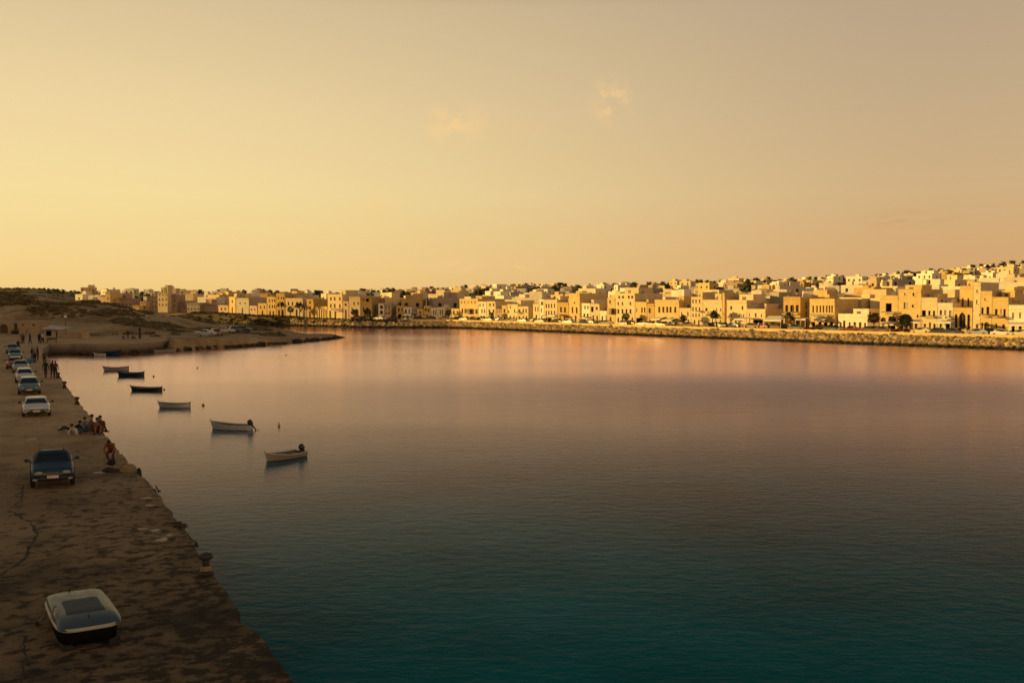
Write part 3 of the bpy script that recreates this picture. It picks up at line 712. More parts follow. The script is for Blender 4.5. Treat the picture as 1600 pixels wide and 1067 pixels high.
front(850.4, 870.8, 468.5, 'cream', 'four-bay cream palazzo with two rows of tall shutters above a shaded shop', 'the four-bay palazzo', auto=[(478, 6.5, 2.2, (853.5, 857.5, 861.8, 866.5), W), (489.5, 8, 2.2, (853.5, 857.5, 861.8, 866.5), W)], wins=[(857, 500, 10, 7, 'o'), (866.5, 500, 2.2, 6, 'd')], extras=[('room', 863, 463, 7), ('balcony', 860, 492.5, 494.5, 17)])
front(871.3, 888.5, 472.7, 'ochre', 'deep ochre house with two big brown windows on the first floor', 'the two-window ochre house', [(876.6, 484, 3.2, 8.5, W), (882.8, 484.5, 3.2, 8.5, W), (876, 498, 1.8, 8, 'd'), (882, 498, 2.6, 7, 'd'), (886, 498, 1.6, 7, W)], extras=[('room', 883, 467, 8), ('tank', 875)])
front(889, 905.8, 458.4, 'golden', 'tall plain golden tower house with one tiny attic window', 'the tall tower house', [(897.5, 473, 2.2, 2.8, W), (894.4, 484.5, 2.6, 9.5, W), (901, 485, 2.8, 9.5, W), (893.5, 498, 1.8, 6, W), (899.5, 497.5, 3, 9, 'd')])
front(909, 921.8, 474, 'white', 'white house with twin arched windows and a small roof finial', 'the finial white house', auto=[(480, 6.5, 2.3, (914, 918.6), 'arch'), (492.5, 5, 3, (913, 918.2), W)], extras=[('room', 917, 469, 3.5), ('balcony', 915.5, 494.5, 496.5, 11)])
front(922.2, 936.8, 475, 'cream', 'cream house with a deep brown bay, beside the finial house', 'the deep-bay cream house', [(925.3, 483.4, 4, 8, 'l'), (932.5, 482, 3.4, 4.5, W), (927, 497, 2.4, 8, 'd'), (933, 497, 2.4, 7, 'd')])
front(937.2, 948.6, 486, 'white', 'low white front with pillared doorway and shallow top moulding', 'the pillared low white house', [(941, 498, 2.6, 8, 'd'), (947, 497.5, 1.8, 10, 'd')], extras=[('room', 943, 480.5, 9)])
front(949, 961.2, 465.5, 'golden', 'gold house with a shaded timber gallery between two floors', 'the timber-gallery house', [(953.2, 471.5, 2.6, 6, W), (956, 487.5, 5.2, 8, 'l'), (954, 499, 3, 7, 'd')], extras=[('closed_balcony', 957, 482.5, 491, 4.5), ('room', 956, 460, 7)])
front(961.6, 992, 458.4, 'cream', 'tall four storey cream block with a row of square windows beneath its roof', 'the four storey block', auto=[(464, 4.5, 3.2, (967.5, 973.5, 982.5, 987.8), W), (474.5, 5, 2.4, (966, 972.5, 985), W), (486.6, 7, 3, (966, 972.5, 978.8, 985), W), (499.5, 6.5, 2.6, (966, 972.5, 979.5, 988), 'd')], extras=[('room', 978, 450, 22), ('tank', 988)])
front(992.6, 1010.6, 472, 'golden', 'gold house with paired shutters and vine-shaded ground floor', 'the vine-shaded gold house', [(995, 485, 2, 6, 's'), (1003, 484.5, 2.5, 8.5, W), (1007.3, 484.5, 2.5, 8.5, W), (999, 500, 10, 6, 'o')], extras=[('room', 1001.5, 468.5, 6)])
front(1011.2, 1022.2, 474.5, 'ochre', 'small ochre house with a single dark window', 'the single-window ochre house', [(1015.3, 485.5, 4, 7.5, W), (1016, 500, 3, 6, 'd')])
front(1022.8, 1061, 468.5, 'golden', 'wide golden house with five shuttered windows above the cafe awnings', 'the wide shuttered house', auto=[(484, 9, 3.2, (1030, 1036.5, 1042.5, 1047.7, 1055), W), (500, 8, 7, (1029, 1039.5, 1050), 'o')], extras=[('awning', 1032, 498, 16), ('awning', 1050, 500, 15), ('tank', 1045), ('room', 1056, 463, 8)])
front(1061.5, 1079.6, 481.5, 'cream', 'low cream house with two slot windows and a roof terrace', 'the two-slot cream house', [(1065, 490.5, 2, 6, W), (1074.7, 490.5, 2.2, 6, W), (1068, 503, 4, 7, 'd'), (1075.5, 503, 2.6, 7, 'd')], extras=[('room', 1070, 473, 16)])
front(1080, 1098, 464, 'cream', 'four storey cream house with three columns of narrow windows', 'the three-column cream house', auto=[(471, 5.5, 2.2, (1082.8, 1087.5, 1093), W), (483, 6, 2.2, (1082.8, 1087.5, 1093), W), (492.5, 5, 2.1, (1082.8, 1087.5, 1092.3), W), (503, 6, 2.4, (1085.3, 1091.8), 'd')], extras=[('room', 1086, 457, 7), ('balcony', 1094, 485, 487.5, 5)])
front(1098.4, 1128.3, 468.5, 'cream', 'blank-fronted cream house with one round window', 'the round-window house', [(1103.8, 483.7, 3.4, 5, W), (1119.5, 483, 1.6, 4, W), (1126, 484, 1.8, 5, W), (1120.5, 493.5, 2, 5, W), (1110, 493, 1.5, 4, W), (1125.3, 502.5, 2, 6, 'd'), (1103, 503, 2, 5, W)], extras=[('room', 1114, 460, 10), ('mast', 1107, 455)])
front(1128.6, 1132.2, 458, 'golden', 'thin tall party wall rising like a chimney', 'the thin tall party wall', [(1130.4, 490, 1.2, 4, W)])
front(1135.4, 1166.8, 469, 'cream', 'cream cube with two dark square windows high on a plain wall', 'the plain cream cube', [(1142.4, 481, 3, 5.5, W), (1160, 481.3, 3, 5.5, W), (1142.4, 493.5, 2, 5, W), (1155.2, 493.5, 1.8, 4.5, W), (1161.8, 493.5, 1.8, 4.5, W), (1142, 502.5, 2.6, 6, W), (1155.5, 504, 3.8, 8.5, 'd')], extras=[('room', 1158, 460.5, 22)])
front(1167.2, 1196.2, 483, 'cream', 'lower cream wing with three slot windows over a dark double opening', 'the lower three-slot wing', [(1171, 492, 1.8, 5, W), (1180.7, 492.5, 2.6, 6, W), (1189.6, 493, 1.8, 5, W), (1184, 504, 15, 7.5, 'o')], extras=[('room', 1188, 475.5, 2.5)])
front(1199, 1222.5, 478, 'grey', 'shaded grey house set back behind the cafe canopy', 'the shaded set-back house', [(1205, 486, 3, 5, W), (1215, 486, 3, 5, W), (1210, 497, 4, 6, 'd')], r0=24)
front(1224, 1250.6, 464, 'ochre', 'tall ochre house with a three-arched loggia over a round window', 'the ochre loggia house', [(1229.3, 482, 4.6, 11, 'arch'), (1237.6, 482, 6, 11, 'arch'), (1245.6, 482, 4.6, 11, 'arch'), (1229, 501, 5, 14, 'darch'), (1238.5, 497, 5, 5.5, 'arch'), (1245.5, 503, 4.5, 11, 'd')], extras=[('balcony', 1237.5, 487, 490.5, 25)])
front(1251.2, 1264.6, 473, 'grey', 'narrow shaded grey infill with two stacked dark windows', 'the shaded grey infill', [(1259, 479, 4, 8, W), (1257.5, 491, 6, 9, W), (1258, 506, 5, 8, 'd')], r0=18)
front(1265, 1304.2, 467, 'golden', 'wide golden house with a colonnade of seven narrow windows', 'the seven-window house', auto=[(483, 11, 2.5, (1270.5, 1276.5, 1281.7, 1286.5, 1291.7, 1296, 1300), W), (507.5, 9, 5, (1271, 1281, 1299), 'o')], wins=[(1290, 508, 6, 8, 'o')], extras=[('awning', 1287.5, 499, 17), ('balcony', 1283, 491, 494, 26)])
front(1310, 1356, 490.5, 'white', 'long low white house with a row of dark shop doors', 'the long low white house', [(1319, 507, 4, 12, 'd'), (1327.5, 508, 3, 9, W), (1335.5, 508.5, 4.2, 10, 'd'), (1344, 508.5, 4.2, 10, 'd'), (1351.5, 509, 3, 9, 'd'), (1313.5, 508, 3, 9, W)], extras=[('room', 1338, 483.5, 24)])
front(1356.5, 1374, 504.5, 'rose', 'very low rose kiosk building behind the dark tree', 'the rose kiosk building', [(1361, 511, 5, 7, 'o'), (1369, 511, 5, 7, 'o')])
front(1374.6, 1403, 462, 'golden', 'golden house with a tiled recess and shade over its arches', 'the recessed golden house', [(1388.5, 480.5, 9.5, 13, 'l'), (1380.2, 499.5, 8, 7, 'arch'), (1394, 498.5, 12.5, 8, 'arch'), (1393, 513, 12, 9, 'o'), (1380, 513, 6, 8, 'd')], extras=[('balcony', 1390, 487, 489.5, 20), ('awning', 1392, 506, 20)])
front(1403.4, 1439, 452, 'golden', 'tall blank golden block with a grey grid window', 'the tall blank golden block', [(1413.6, 459.7, 2.4, 3, W), (1427.2, 460.2, 3, 4.6, W), (1415.7, 477.6, 7.6, 10, 's'), (1426.2, 478.2, 3, 4.6, W), (1433.6, 494, 3, 4, W), (1424, 511, 6, 12, 'd'), (1431.5, 511, 5, 12, 'o')], extras=[('room', 1421, 446, 26)])
front(1439.4, 1464.6, 465, 'cream', 'cream house with a big square balcony door beside the tall blank block', 'the square-door cream house', [(1441.6, 470, .8, 2, W), (1443.4, 490, 6.4, 10, 'l'), (1452, 489, 3.6, 7, W), (1459.3, 490, 3.4, 9, W), (1445, 512, 4, 12, 'd'), (1453, 510, 3, 12, 'd'), (1460, 511, 3.6, 10, 'd')], extras=[('balcony', 1451, 493, 496, 22), ('room', 1453, 459.5, 12)])
front(1465, 1489, 473.5, 'white', 'white house with pale shutters behind the promenade stall', 'the pale-shuttered white house', [(1470, 488.5, 3.6, 7.5, W), (1477, 488.5, 3.4, 8, 's'), (1485, 491, 4.4, 12, 's'), (1470, 511, 4, 10, 'd'), (1481, 511, 7, 10, 'o')], extras=[('balcony', 1484, 494, 497, 9), ('room', 1474, 468, 14)])
front(1489.4, 1519.6, 481, 'golden', 'church-like golden hall with three tall pointed arches', 'the pointed-arch hall', [(1493.6, 503, 4.4, 25, 'point'), (1503.4, 500.5, 10.5, 25, 'point'), (1513.4, 503, 4.4, 24, 'point')], dep=4)
front(1499, 1520, 447, 'golden', 'golden upper tower with two slit windows rising behind the pointed arches', 'the slit-window tower', [(1504.2, 472.5, 3, 13, 'arch'), (1513, 472.5, 3, 13, 'arch')], r0=20, dep=8, extras=[('room', 1512, 440, 10)])
front(1520.4, 1532, 441, 'cream', 'narrow cream tower beside the pointed-arch hall', 'the narrow cream tower', [(1526, 472, 2, 7, W), (1526.5, 455, 2, 5, W), (1526, 511, 2.6, 9, 'd')])
front(1532.4, 1550, 455, 'golden', 'golden townhouse with iron balconies over an arched street door', 'the arched-door townhouse', [(1535, 485.5, 3.6, 10, W), (1543.5, 485.5, 4.6, 12, W), (1541.5, 512, 8, 17, 'darch'), (1534.5, 511, 3, 14, 'd'), (1539, 468, 2, 4, W)], extras=[('balcony', 1539.5, 490.5, 495, 15)])
front(1550.4, 1575.6, 464.5, 'golden', 'golden townhouse with tall balcony windows beside the arched-door one', 'the tall-windowed townhouse', [(1556.5, 488, 4, 10, W), (1569.5, 489.5, 3.6, 13, W), (1564, 487, 1.6, 8, 's'), (1556.5, 511, 3, 11, 'd'), (1568, 513, 4.4, 12, 'd')], extras=[('balcony', 1557, 492, 495.5, 8), ('balcony', 1570, 495, 498, 7), ('room', 1570, 455, 34 * .6)])
front(1576, 1640, 477, 'white', 'wide white house with long awning, at the end of the row', 'the wide white end house', auto=[(493, 9, 3.4, (1583, 1594, 1606, 1618, 1630), 's'), (513, 9, 5, (1583, 1594, 1606, 1618, 1630), 'o')], extras=[('awning', 1603, 507, 52)])
# bay-head group seen over the hill, shade painted as rose and grey walls
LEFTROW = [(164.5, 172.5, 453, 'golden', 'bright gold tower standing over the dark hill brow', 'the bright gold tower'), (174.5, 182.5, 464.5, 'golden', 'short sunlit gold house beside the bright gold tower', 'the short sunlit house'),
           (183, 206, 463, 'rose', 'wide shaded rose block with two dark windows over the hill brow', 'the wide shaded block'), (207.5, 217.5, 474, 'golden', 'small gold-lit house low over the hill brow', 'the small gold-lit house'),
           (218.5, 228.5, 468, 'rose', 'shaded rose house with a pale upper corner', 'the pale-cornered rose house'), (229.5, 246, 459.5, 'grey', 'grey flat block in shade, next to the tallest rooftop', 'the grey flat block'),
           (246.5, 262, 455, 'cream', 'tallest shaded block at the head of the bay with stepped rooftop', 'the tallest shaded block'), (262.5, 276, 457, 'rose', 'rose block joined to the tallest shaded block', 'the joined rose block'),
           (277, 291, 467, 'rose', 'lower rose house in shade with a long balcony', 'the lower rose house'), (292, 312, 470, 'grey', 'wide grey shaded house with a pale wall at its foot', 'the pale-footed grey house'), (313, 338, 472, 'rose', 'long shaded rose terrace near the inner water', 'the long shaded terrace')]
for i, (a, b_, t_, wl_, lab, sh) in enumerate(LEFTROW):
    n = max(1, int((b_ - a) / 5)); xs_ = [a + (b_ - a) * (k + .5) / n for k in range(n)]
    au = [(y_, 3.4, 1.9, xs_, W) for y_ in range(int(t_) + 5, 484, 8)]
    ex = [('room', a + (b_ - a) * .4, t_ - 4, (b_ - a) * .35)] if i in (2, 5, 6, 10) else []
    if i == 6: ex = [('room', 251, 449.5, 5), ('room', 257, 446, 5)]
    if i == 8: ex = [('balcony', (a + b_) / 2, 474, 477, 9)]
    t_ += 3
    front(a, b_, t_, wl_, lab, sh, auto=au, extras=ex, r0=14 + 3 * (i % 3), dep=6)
PHR = sorted(FR)
def below(px):
    return min(PHR, key=lambda f: abs((f[0] + f[1]) / 2 - px))[2]

# ------------------------------------------------------------------ hillside houses and trees
rnd = random.Random(21)
USED = set()
def uniq(cands):
    for c in cands:
        if c not in USED and len(c.split()) <= 16: USED.add(c); return c
    return None
CN = {'cream': 'cream', 'ochre': 'ochre', 'white': 'white', 'rose': 'rose', 'grey': 'grey', 'golden': 'gold'}
def hill_house(px, r, w, h, dep, wall, rz_j, kind):
    P = on_town(px, r)
    D = P.y
    mb = MB()
    mb.box((0, 0, h / 2 - 1.5), (w, dep, h + 3), 0)
    # parapet ring, 2 mm proud
    t = .25
    for c, d in (((0, -dep / 2 + t / 2, h + .3), (w + .004, t, .6)), ((0, dep / 2 - t / 2, h + .3), (w + .004, t, .6)), ((-w / 2 + t / 2, 0, h + .3), (t, dep - 2 * t, .6)), ((w / 2 - t / 2, 0, h + .3), (t, dep - 2 * t, .6))):
        mb.box(c, d, 0)
    if kind == 1: mb.box((w * .18, dep * .1, h + 1.25), (w * .42, dep * .45, 2.5), 0)
    if kind == 2: mb.box((-w * .22, dep * .15, h + 1.1), (w * .35, dep * .5, 2.2), 0); mb.lathe([(.5, 0), (.55, 1.1), (.3, 1.3)], 8, 2, (w * .25, 0, h))
    if kind == 3: mb.box((-w * .75, -dep * .1, h * .28 - 1), (w * .5, dep * .8, h * .56 + 2), 0)
    for q in range(rnd.randint(1, 3)):      # stair heads, terrace walls and lean-tos
        a = rnd.uniform(1.4, 3.2); t_ = rnd.uniform(.9, 2.4)
        if rnd.random() < .6: mb.box((rnd.uniform(-.38, .38) * w, rnd.uniform(-.2, .38) * dep, h + t_ / 2 - .05), (a, rnd.uniform(1.5, 3), t_ + .1), 0)
        else: mb.box((rnd.uniform(-.5, .5) * w, -dep / 2 - a * .4, rnd.uniform(.6, 1.6)), (rnd.uniform(2.5, 6), a, rnd.uniform(3, 5)), 0)
    nf = max(1, int(h / 3.1)); nw = max(1, int(w / 3.4))
    for f in range(nf):
        for k in range(nw):
            if rnd.random() < .8: mb.box((-w / 2 + w * (k + .5) / nw + rnd.uniform(-.3, .3), -dep / 2 - .01, 1.6 + f * 3.1), (1.1, .06, 1.5), 1)
        mb.box((w / 2 + .01, rnd.uniform(-.2, .2) * dep, 1.6 + f * 3.1), (.06, 1.0, 1.3), 1)
    o = mb.build('house', [WALL[wall], M['darkhole'], M['tank']])
    o.location = P; 
    A, B = on_town(px - 4, 15), on_town(px + 4, 15)
    o.rotation_euler = (0, 0, math.atan2(B.y - A.y, B.x - A.x) + rz_j)
    return o
def hill_tree(px, r, hgt, kind, D0=None):
    P = on_town(px, r)
    mb = MB(); k = rnd.uniform(.8, 1.2)
    mb.tube([(0, 0, -.5), (.1, .05, hgt * .35), (.05, .1, hgt * .6)], [.22, .16, .1], 5, 1)
    mb.blob((.05, .1, hgt * .6), hgt * .2, 0, 1, .5, rnd, (1, 1, .9) if kind != 'cypress' else (.5, .5, 1.2), False)
    if kind == 'pine':
        for i in range(9): 
            q = rnd.uniform(0, 6.28); rr = rnd.uniform(0, .32) * hgt
            mb.blob((rr * math.cos(q), rr * math.sin(q), hgt * rnd.uniform(.45, .85)), hgt * rnd.uniform(.16, .28), 0, 1, .6, rnd, (1.25, 1.25, .75), False)
    elif kind == 'cypress':
        for i in range(7): mb.blob((rnd.uniform(-.15, .15), rnd.uniform(-.15, .15), hgt * (.15 + .13 * i)), hgt * .13 * (1 - .1 * i), 0, 1, .5, rnd, (.8, .8, 1.6), False)
    else:
        for i in range(10):
            q = rnd.uniform(0, 6.28); rr = rnd.uniform(0, .34) * hgt
            mb.blob((rr * math.cos(q), rr * math.sin(q), hgt * rnd.uniform(.25, .8)), hgt * rnd.uniform(.16, .26), 0, 1, .7, rnd, (1, 1, .8), False)
    for q in range(60):     # loose leaf clumps that break the outline
        a_ = rnd.uniform(0, 6.28); rr = rnd.uniform(.1, .5 if kind != 'cypress' else .13) * hgt; z = hgt * rnd.uniform(.45 if kind == 'pine' else .2, .95)
        s_ = hgt * rnd.uniform(.03, .07); c_ = (rr * math.cos(a_), rr * math.sin(a_), z)
        mb.add([(c_[0] - s_, c_[1], c_[2]), (c_[0] + s_, c_[1] + s_ * .4, c_[2] + s_ * .3), (c_[0], c_[1] - s_ * .3, c_[2] + s_ * 1.3)], [(0, 1, 2)], 0)
    o = mb.build('tree', [M['leaf'], M['bark']]); o.location = P; o.rotation_euler = (0, 0, rnd.uniform(0, 6))
    return o
M['leaf'] = simple('dusty_green_foliage', (.05, .055, .022), .8, .45, .5, rand=.3, spec=.2)
M['bark'] = simple('grey_bark', (.12, .09, .06), .9, .3, 3)
def tier(py, px):
    sk = table(SKYL, px); fr = 474
    t = (fr - py) / max(6, fr - sk)
    return 'just behind' if t < .3 else ('halfway up the slope above' if t < .62 else ('high on the slope above' if t < .9 else 'on the skyline above'))
placed = []
def free(px, py, w):
    return all(abs(px - a) > (w + b) * .42 or abs(py - c) > 4.5 for a, c, b in placed)
n_h = 0; tries = 0
while n_h < 262 and tries < 9000:
    tries += 1
    px = 175 + 1460 * rnd.random() ** .72 if rnd.random() < .9 else rnd.uniform(175, 600)
    s = rnd.random() ** 1.35
    if rnd.random() < .04: px = rnd.uniform(128, 175); s = rnd.uniform(.3, .8)
    elif rnd.random() < .30: s *= .12                     # the dense second and third rows
    r = 30 + s * (RIDGE - SH(px) - 40)
    P = on_town(px, r)
    big = rnd.random()
    w = rnd.uniform(6, 11) if big < .85 else rnd.uniform(11, 17); h = rnd.choice([3.2, 3.6, 4.2, 6.2, 6.6]); dep = rnd.uniform(6, 10)
    sc = F / P.y
    py = 465 - (P.z + h - HC) * sc
    if s < .05: h = max(h, 5.4 + (px > 1000) * 1.0)
    if s > .75: h = 3.2; w = min(w, 9.5)
    if not free(px, py, w * sc): continue
    wall = rnd.choices(['cream', 'white', 'golden', 'rose', 'grey', 'ochre'], [36, 40, 8, 6, 6, 4])[0]
    kind = rnd.choices([0, 1, 2, 3], [4, 3, 2, 2])[0]
    tr, bl = tier(py, px), below(px)
    sz = 'large' if w > 11 else ('small' if w < 8 else 'mid-sized'); sto = {True: 'one storey', False: 'two storey'}[h < 5] if h < 99 else 'three storey'
    rn = {0: 'flat-roofed', 1: 'house with roof room', 2: 'house with roof tank', 3: 'house with low side wing'}[kind]
    hs = 'house' if kind == 0 else rn
    c_ = CN[wall]
    lab = uniq([f'{c_} {hs} {tr} {bl}', f'{sz} {c_} {hs} {tr} {bl}', f'{sto} {c_} {hs} {tr} {bl}', f'{sz} {sto} {c_} {hs} {tr} {bl}'])
    if lab is None: continue
    o = hill_house(px, r, w, h, dep, wall, rnd.uniform(-.25, .25) + rnd.choice([0, 0, 0, .5, -.4]), kind)
    tag(o, lab, 'house', 'houses on the hillside'); placed.append((px, py, w * sc)); n_h += 1
# dark trees between the houses and along the ridge
n_t = 0; tries = 0
while n_t < 190 and tries < 9000:
    tries += 1
    px = rnd.uniform(205, 1620); s = rnd.random() if rnd.random() < .5 else rnd.uniform(.8, 1.0)
    r = 34 + s * (RIDGE - SH(px) - 36)
    kd = rnd.choices(['pine', 'round', 'cypress'], [2, 8, .4])[0]
    hgt = rnd.uniform(4, 7.5) if s < .6 else rnd.uniform(4, 7)
    P = on_town(px, r); py = 465 - (P.z + hgt - HC) * F / P.y
    tr, bl = tier(py, px), below(px)
    if px < 160: bl = 'the dark brow of the near hill' ; tr = 'on the skyline above' if s > .85 else 'on the far slope above'
    big = 'tall' if hgt > 7 else ('low' if hgt < 5.3 else 'mid-height')
    kn = {'pine': 'spreading pine', 'round': 'bushy tree', 'cypress': 'slim cypress'}[kd]
    lab = uniq([f'dark {kn} {tr} {bl}', f'{big} dark {kn} {tr} {bl}', f'{big} {kn} among the houses {tr} {bl}' if s < .85 else f'{big} {kn} breaking the ridge line {tr} {bl}'])
    if lab is None: continue
    if not free(px, py, 4) and s < .85: continue
    o = hill_tree(px, r, hgt, kd); tag(o, lab, 'tree', 'trees on the hillside'); n_t += 1

# ------------------------------------------------------------------ rubble slope, sea wall top, promenade things
rnd = random.Random(5)
mb = MB()
px = 455.0
while px < 1680:
    d0 = SH(px); 
    for k in range(5):
        r = rnd.uniform(-1.9, 3.6); p = plan(px + rnd.uniform(-3, 3) * 60 / d0 * 3, 1)  # direction
        D = SH(px) + r; q = plan(px + rnd.uniform(-.8, .8), D)
        zt = table(PROM, px)
        z = lerp(-.15, zt - .45, max(0, min(1, (r + 1.2) / 4.6))) + rnd.uniform(-.15, .15)
        s_ = rnd.uniform(.25, .55) if rnd.random() < .8 else rnd.uniform(.5, .8)
        mb.blob((q.x, q.y, z), s_, 0, 1, .55, rnd, (rnd.uniform(.8, 1.35), rnd.uniform(.8, 1.3), rnd.uniform(.6, .95)), False)
    px += .62 * 230 / d0 if px > 700 else .8
m_ = mb.build('rock_embankment', M['rock']); tag(m_, kind='stuff')
mb = MB(); V = []
cc = list(range(620, 2000, 6))
for px in cc:
    for r, dz in ((3.9, -1.2), (3.88, .5), (4.35, .5), (4.35, -.1)):
        p = on_town(px, r); V.append((p.x, p.y, p.z + dz))
mb.add(V, [(i * 4 + k, i * 4 + 4 + k, i * 4 + 5 + k, i * 4 + 1 + k) for i in range(len(cc) - 1) for k in range(3)])
o = mb.build('parapet_wall', WALL['golden']); tag(o, 'long low golden stone parapet running above the rubble slope', 'wall')

# rough greenery between the houses: gardens, carob and prickly pear seen as one dark mass
rnd = random.Random(31)
mb = MB()
for k in range(2600):
    px = rnd.uniform(205, 1640) if k % 7 else rnd.uniform(-20, 205); s = rnd.random() if k % 3 else rnd.uniform(.8, 1.0)
    r = 30 + s * (RIDGE - SH(px) - 32); P = on_town(px, r)
    if fbm(P.x, P.y, .02, 3) + rnd.uniform(-.25, .25) < 0: continue
    a = rnd.uniform(.8, 2.0) * (1 + .5 * s) * (.55 if px < 205 else 1)
    for q in range(3): mb.blob((P.x + rnd.uniform(-2.5, 2.5) * (1 + s), P.y + rnd.uniform(-1, 1), P.z + a * .3), a * rnd.uniform(.6, 1), 0, 1, .8, rnd, (1.4, 1.2, .75), False)
for k in range(1500):          # rough weedy bank at the head of the bay
    px = rnd.uniform(300, 640); r = rnd.uniform(-.8, 15 if px < 470 else 4.5); P = on_town(px, r); a = rnd.uniform(.25, .7)
    z = P.z if r > 3.2 else lerp(0, P.z - .4, max(0, r / 3.2))
    if px > 480 and rnd.random() < .6: continue
    for q in range(2): mb.blob((P.x + rnd.uniform(-1, 1), P.y + rnd.uniform(-.5, .5), z + a * .2), a * rnd.uniform(.6, 1), 0, 1, .8, rnd, (1.5, 1.2, .6), False)
M['garden'] = simple('dark_garden_scrub', (.07, .06, .028), .9, .5, .3, spec=.1)
tag(mb.build('undergrowth', M['garden']), kind='stuff')
# ------------------------------------------------------------------ cars
M['tyre'] = simple('black_rubber', (.015, .014, .013), .85, .3, 8)
M['rim'] = simple('steel_rim', (.35, .34, .33), .35, .2, 6, metal=.8)
M['carglass'] = simple('car_glass', (.012, .018, .02), .06, .2, 2)
M['trim'] = simple('black_plastic_trim', (.02, .02, .02), .55, .3, 5)
M['lamp'] = simple('headlamp_glass', (.30, .30, .29), .12, .1, 8)
M['redlamp'] = simple('tail_lamp', (.3, .02, .015), .2, .2, 8)
M['plate'] = simple('number_plate', (.62, .55, .45), .5, .15, 12)
PAINT = {'white': paint('white_car_paint', (.68, .67, .63)), 'blue': paint('dark_blue_car_paint', (.008, .03, .06), .38, .15), 'teal': paint('teal_car_paint', (.10, .19, .20)),
         'silver': paint('silver_car_paint', (.38, .38, .37)), 'navy': paint('navy_car_paint', (.03, .05, .09)), 'red': paint('faded_red_car_paint', (.34, .07, .03)),
         'green': paint('sea_green_car_paint', (.12, .24, .22)), 'brown': paint('brown_car_paint', (.12, .07, .04)), 'black': paint('black_car_paint', (.02, .02, .022)), 'cream': paint('cream_car_paint', (.6, .5, .34)), 'gold': paint('beige_car_paint', (.42, .31, .17))}
def q4(P, a0, a1, b0, b1, off):
    """patch of a quad P (ll, lr, ur, ul) pushed out along its normal"""
    P = [Vector(p) for p in P]
    def bil(a, b): return P[0].lerp(P[1], a).lerp(P[3].lerp(P[2], a), b)
    n = (P[1] - P[0]).cross(P[3] - P[0]).normalized()
    return [bil(a0, b0) + n * off, bil(a1, b0) + n * off, bil(a1, b1) + n * off, bil(a0, b1) + n * off]
def rrect(x0, x1, y0, y1, z, c):
    return [(x0 + c, y0, z), (x1 - c, y0, z), (x1, y0 + c, z), (x1, y1 - c, z), (x1 - c, y1, z), (x0 + c, y1, z), (x0, y1 - c, z), (x0, y0 + c, z)]
